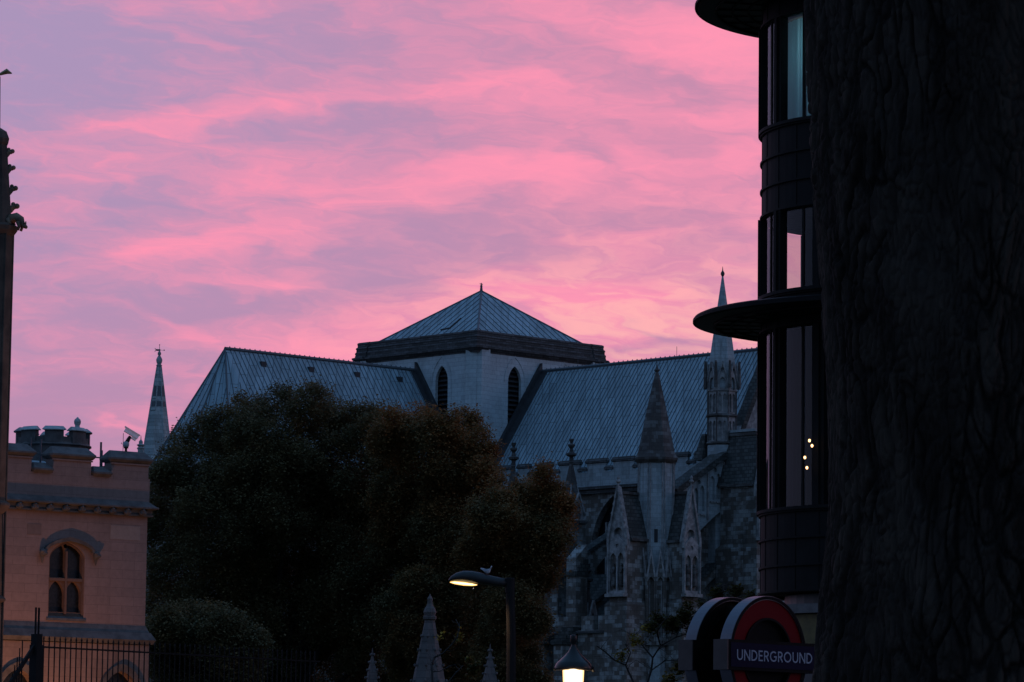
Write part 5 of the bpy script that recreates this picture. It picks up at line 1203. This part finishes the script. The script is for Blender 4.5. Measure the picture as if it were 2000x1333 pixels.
for i, (zb_, zt_) in enumerate(((Lv['w1b'], Lv['w1t']), (Lv['w2b'], Lv['w2t']), (Lv['w3b'], Lv['w3t']))):
    gl_ = None
    for k in range(NM):
        a0 = A0 - 360/NM*k + 4.2; a1 = a0 + 360/NM - 8.4
        ms_ = MB(); an_ = [R(a0+(a1-a0)*j/8) for j in range(9)]
        ms_.add([((RB-.07)*math.cos(t_), (RB-.07)*math.sin(t_), z_) for t_ in an_ for z_ in (zb_+.03, zt_-.03)], [(2*j, 2*j+2, 2*j+3, 2*j+1) for j in range(8)])
        w_o = part(ms_, 'window_pane', glass, office, recalc=False)
        am = R(A0 - 360/NM*k)
        mm = part(MB().box(RB-.16, RB+.02, -.155, .155, zb_, zt_).box(RB+.02, RB+.07, -.05, .05, zb_, zt_), 'mullion', M['bronze'], office); mm.rotation_euler = (0,0,am)
        mid = R((a0+a1)/2+3.5)
        if True: part(MB().box(RB-.12, RB-.05, -.03, .03, zb_, zt_), 'glazing_bar', M['bronze'], w_o).rotation_euler = (0,0,mid)
# curtains: pale on the top floor, brown on the lower
def curtain(z0, z1, a0, a1, mat, amp=.03, wv=220):
    mb = MB(); n = 120; vs = []; fs = []
    for i in range(n+1):
        a = R(a0+(a1-a0)*i/n); r = RB-.42+amp*math.sin(a*wv)+amp*.6*math.sin(a*wv*.37)
        vs += [(r*math.cos(a), r*math.sin(a), z0), (r*math.cos(a), r*math.sin(a), z1)]
    for i in range(n): fs.append((2*i, 2*i+2, 2*i+3, 2*i+1))
    return part(mb.add(vs, fs), 'curtain', mat, office)
def fabric(name, col, tr_=.5):
    m, n, b, q = mat_new(name); b.inputs['Base Color'].default_value = (*col, 1); b.inputs['Roughness'].default_value = .9; b.inputs['Specular IOR Level'].default_value = 0
    t = mk(n, 'ShaderNodeBsdfTranslucent'); t.inputs[0].default_value = (*col, 1); x = mk(n, 'ShaderNodeMixShader'); x.inputs[0].default_value = tr_
    n.links.new(b.outputs[0], x.inputs[1]); n.links.new(t.outputs[0], x.inputs[2])
    n.links.new(x.outputs[0], [k for k in n.nodes if k.type == 'OUTPUT_MATERIAL'][0].inputs[0]); return m
curtain(Lv['w1b'], Lv['w1t'], 182, 262, fabric('pale_teal_sheer', (.55,.78,.80)))
rl = bpy.data.lights.new('sheer_fill_light', 'POINT'); rl.energy = 34; rl.color = (.62,.86,1); rl.shadow_soft_size = .3  # unseen lamp added to backlight the teal sheer
ro = bpy.data.objects.new('sheer_fill_lamp', rl); COL.objects.link(ro); ro.parent = office; ro.location = (-.66*(RB-.75), -.75*(RB-.75), Lv['w1t']-.6)
part(cyl(RB-1.05, RB-1.1, Lv['w1b'], Lv['w1t'], 40, 165, 290), 'added_sheer_liner', plain('pale_added_liner', (.35,.42,.45), .9), office)  # unseen liner added to keep the pink sky from showing through the sheer
curtain(Lv['w3b'], Lv['w3t'], 100, 300, fabric('brown_curtain', (.07,.030,.014), .3), .04, 150)
for nm_, zz_, en_, rr_ in (('curtain_fill_light', Lv['w3t']-.6, 5, .45), ('ceiling_fill_light', Lv['w2t']-.15, 2.2, .3)):  # unseen lamps added to warm the brown curtain and the middle ceiling
    wl = bpy.data.lights.new(nm_, 'POINT'); wl.energy = en_; wl.color = (1,.52,.2); wl.shadow_soft_size = .2
    wo = bpy.data.objects.new(nm_, wl); COL.objects.link(wo); wo.parent = office; wo.location = (-rr_, -rr_, zz_)
# warm little bulbs on the lower floor
for px, py in ((1581,861),(1586,871),(1572,894),(1576,914)):
    q_ = at(px, py, OY-RB+.55); part(MB().ball((q_.x-oc.x, q_.y-OY, q_.z), .026, 1.3, 8, 6), 'lit_bulb', emit('warm_bulb', (1,.55,.22), 4.5), office)
# main block behind and right of the bay
mbk = MB().box(1.2, 22, 1.2, 26, 0, 26.0); part(mbk, 'main_block', M['bronze'], office)
part(MB().lathe(0,0,[(RB*.82,0),(RB*.82,Lv['sb'])],48), 'ground_floor_drum', plain('shop_dark', (.03,.03,.032), .4), office)
zf_ = lzz(1196)
part(cyl(RB*1.0, RB*.8, zf_-.1, Lv['sb']-.25), 'fascia', plain('pale_stone_fascia', (.085,.07,.07), .7), office)
part(cyl(RB*.95, RB*.8, zf_-.75, zf_-.12), 'shop_sign_band', plain('ochre_band', (.09,.06,.014), .6), office)
# disc canopies with slotted undersides
for cz_ in (lzz(628), lzz(12)):
    pr_ = [(RB*.98,cz_-.11),(RC*.93,cz_-.08),(RC*.985,cz_-.05),(RC,cz_+.0),(RC,cz_+.07),(RC*.985,cz_+.10),(RC*.9,cz_+.14),(RB*.98,cz_+.22)]
    m_ = MB(); n = 96; rings = [[(r*math.cos(2*math.pi*i/n), r*math.sin(2*math.pi*i/n), z) for i in range(n)] for r, z in pr_+[pr_[0]]]
    m_.loft(rings, False); co = part(m_, 'canopy', plain('dark_canopy_metal', (.005,.0045,.005), .5, .0, .2, spec=.08), office, smooth=False)
    part(cyl(RC+.03, RC-.05, cz_-.03, cz_+.03, 96), 'rim_trim', M['bronze'], co)
    for r_ in (.74, .82, .90):
        part(cyl(RC*r_+.025, RC*r_-.025, cz_-.12, cz_-.085, 72), 'soffit_ring', M['bronze'], co)
    for k in range(32):
        part(MB().box(RB, RC*.9, -.02, .02, cz_-.12, cz_-.06), 'soffit_rib', M['bronze'], co).rotation_euler = (0,0,2*math.pi*k/32)

# ------------------------------------------------------------------ the big foreground plane tree
TY = 10.0; tb = at(1945, 667, TY)
ft_ = empty('big_tree', (tb.x, TY, 0), 0, 'massive near tree trunk with flaking dark bark filling the right edge', 'tree')
left_edge = [(-400,1540),(0,1560),(120,1562),(200,1568),(330,1568),(400,1576),(500,1588),(600,1592),(800,1598),(1000,1600),(1180,1592),(1333,1590),(1700,1570),(2400,1500)]
zs = []
for py, px in left_edge: p = at(px, py, TY); zs.append((p.z, tb.x-p.x))
zs.sort()
Zt = np.concatenate([np.arange(0, 1.75, .03), np.arange(1.75, 3.95, .0042), np.arange(3.95, 7.21, .03)]); Rad = np.interp(Zt, [a for a, b in zs], [b for a, b in zs]) + .004
th = np.concatenate([np.radians(np.linspace(160, 305, 330, endpoint=False)), np.radians(np.linspace(305, 520, 90, endpoint=False))]); NA = len(th)
verts = np.zeros((len(Zt), NA, 3)); crack = np.zeros((len(Zt), NA))
def bark(x, y, z):
    """flaking plates with cracks between them; returns relief and how deep in a crack the point lies"""
    w = noise.noise_vector(Vector((x*6, y*6, z*2.2)))*1.9 + noise.noise_vector(Vector((x*17, y*17, z*8)))*.5
    d, pt = noise.voronoi(Vector((x*15+w.x*.8, y*15+w.y*.8, z*4.9+w.z*.8)))
    e = min(1, (d[1]-d[0])*5.5)
    d2, p2_ = noise.voronoi(Vector((x*40+w.y*1.5, y*40+w.x*1.5, z*17+w.z)))
    e2 = min(1, (d2[1]-d2[0])*4)
    pl = noise.noise(pt[0]*2.7); low = noise.noise(Vector((x*3+4, y*3, z*1.6)))
    deep = max(.12, min(1, .62 + low*1.7 + .8*noise.noise(Vector((x*9, y*9, z*3.3+7)))))
    h = .016*e*deep + .007*e2 + .010*pl*e + .034*noise.noise(Vector((x*2.2, y*2.2, z*1.3)))
    return h - .03, (1-e)*deep*.9 + (1-e2)*.35 + max(0, -pl)*.5
for j, z in enumerate(Zt):
    for i, t in enumerate(th):
        c, s = math.cos(t), math.sin(t); r = Rad[j]
        h, k_ = bark(c*.6, s*.6, z); verts[j, i] = (c*(r+h), s*(r+h), z); crack[j, i] = k_
idx = np.arange(len(Zt)*NA).reshape(len(Zt), NA); nx = np.roll(idx, -1, 1)
fq = np.stack([idx[:-1], nx[:-1], nx[1:], idx[1:]], -1).reshape(-1, 4)
me = bpy.data.meshes.new('trunk'); me.vertices.add(verts.size//3); me.vertices.foreach_set('co', verts.astype(np.float32).ravel())
me.loops.add(fq.size); me.loops.foreach_set('vertex_index', fq.astype(np.int32).ravel()); me.polygons.add(len(fq)); me.polygons.foreach_set('loop_start', np.arange(0, fq.size, 4, dtype=np.int32)); me.polygons.foreach_set('loop_total', np.full(len(fq), 4, dtype=np.int32))
me.polygons.foreach_set('use_smooth', [True]*len(fq)); me.update(calc_edges=True)
ca = me.attributes.new('crack', 'FLOAT', 'POINT'); ca.data.foreach_set('value', crack.astype(np.float32).ravel())
bm_, n, b, q = mat_new('plane_bark'); t = mk(n, 'ShaderNodeTexCoord'); sp = mk(n, 'ShaderNodeSeparateXYZ'); n.links.new(t.outputs['Object'], sp.inputs[0])
v_ = q.xyz(q.m('MULTIPLY', sp.outputs[0], 1), q.m('MULTIPLY', sp.outputs[1], 1), q.m('MULTIPLY', sp.outputs[2], .4))
a_ = q.noise(v_, 6, 6, .65, .4); c_ = q.noise(v_, 38, 5, .7); d_ = q.noise(t.outputs['Object'], 1.6, 3, .5)
col = q.mix(q.ss(a_, .38, .62), (.013,.0095,.007), (.046,.036,.028)); col = q.mix(q.m('MULTIPLY', q.ss(c_, .5, .7), .5), col, (.03,.027,.026)); col = q.mix(q.m('MULTIPLY', q.ss(d_, .5, .7), .35), col, (.042,.036,.031))
cat_ = mk(n, 'ShaderNodeAttribute', attribute_name='crack', attribute_type='GEOMETRY'); col = q.mix(q.m('MULTIPLY', q.ss(cat_.outputs['Fac'], .1, .9), .7), col, (.006,.005,.0045))
n.links.new(col, b.inputs['Base Color']); b.inputs['Roughness'].default_value = .9; b.inputs['Specular IOR Level'].default_value = .15
bp = mk(n, 'ShaderNodeBump'); bp.inputs['Strength'].default_value = .6; bp.inputs['Distance'].default_value = .01; n.links.new(q.m('ADD', c_, a_), bp.inputs['Height']); n.links.new(bp.outputs[0], b.inputs['Normal'])
me.materials.append(bm_); tk = bpy.data.objects.new('trunk', me); COL.objects.link(tk); tk.parent = ft_
for (dx_, dy_, h_) in ((-2.6,-.5,10.5),(1.5,1.8,11),(2.4,-1.6,10.5),(-.4,-.8,12)):
    part(MB().tube([(0,0,6.6),(dx_*.3,dy_*.3,8.0),(dx_,dy_,h_),(dx_*1.6,dy_*1.6,h_+2)], [.42,.26,.15,.06], 10), 'limb', bm_, tk)
cl_ = []
for _ in range(46):
    x_ = rng.uniform(-9, 9) ; y_ = rng.uniform(-16, 20); cl_.append((x_, y_, 12.6+rng.random()*3.0 + max(0, y_-12)*.12, 2.3, 1, .1))
for x_, y_, z_, *_r in cl_[::3]: part(MB().tube([(0,0,7.2),(x_*.35,y_*.35,9.6),(x_*.8,y_*.8,z_-1)], [.26,.17,.05], 8), 'limb', bm_, tk)
crown('crown', cl_, 90000, .3, ft_, LM, .4)
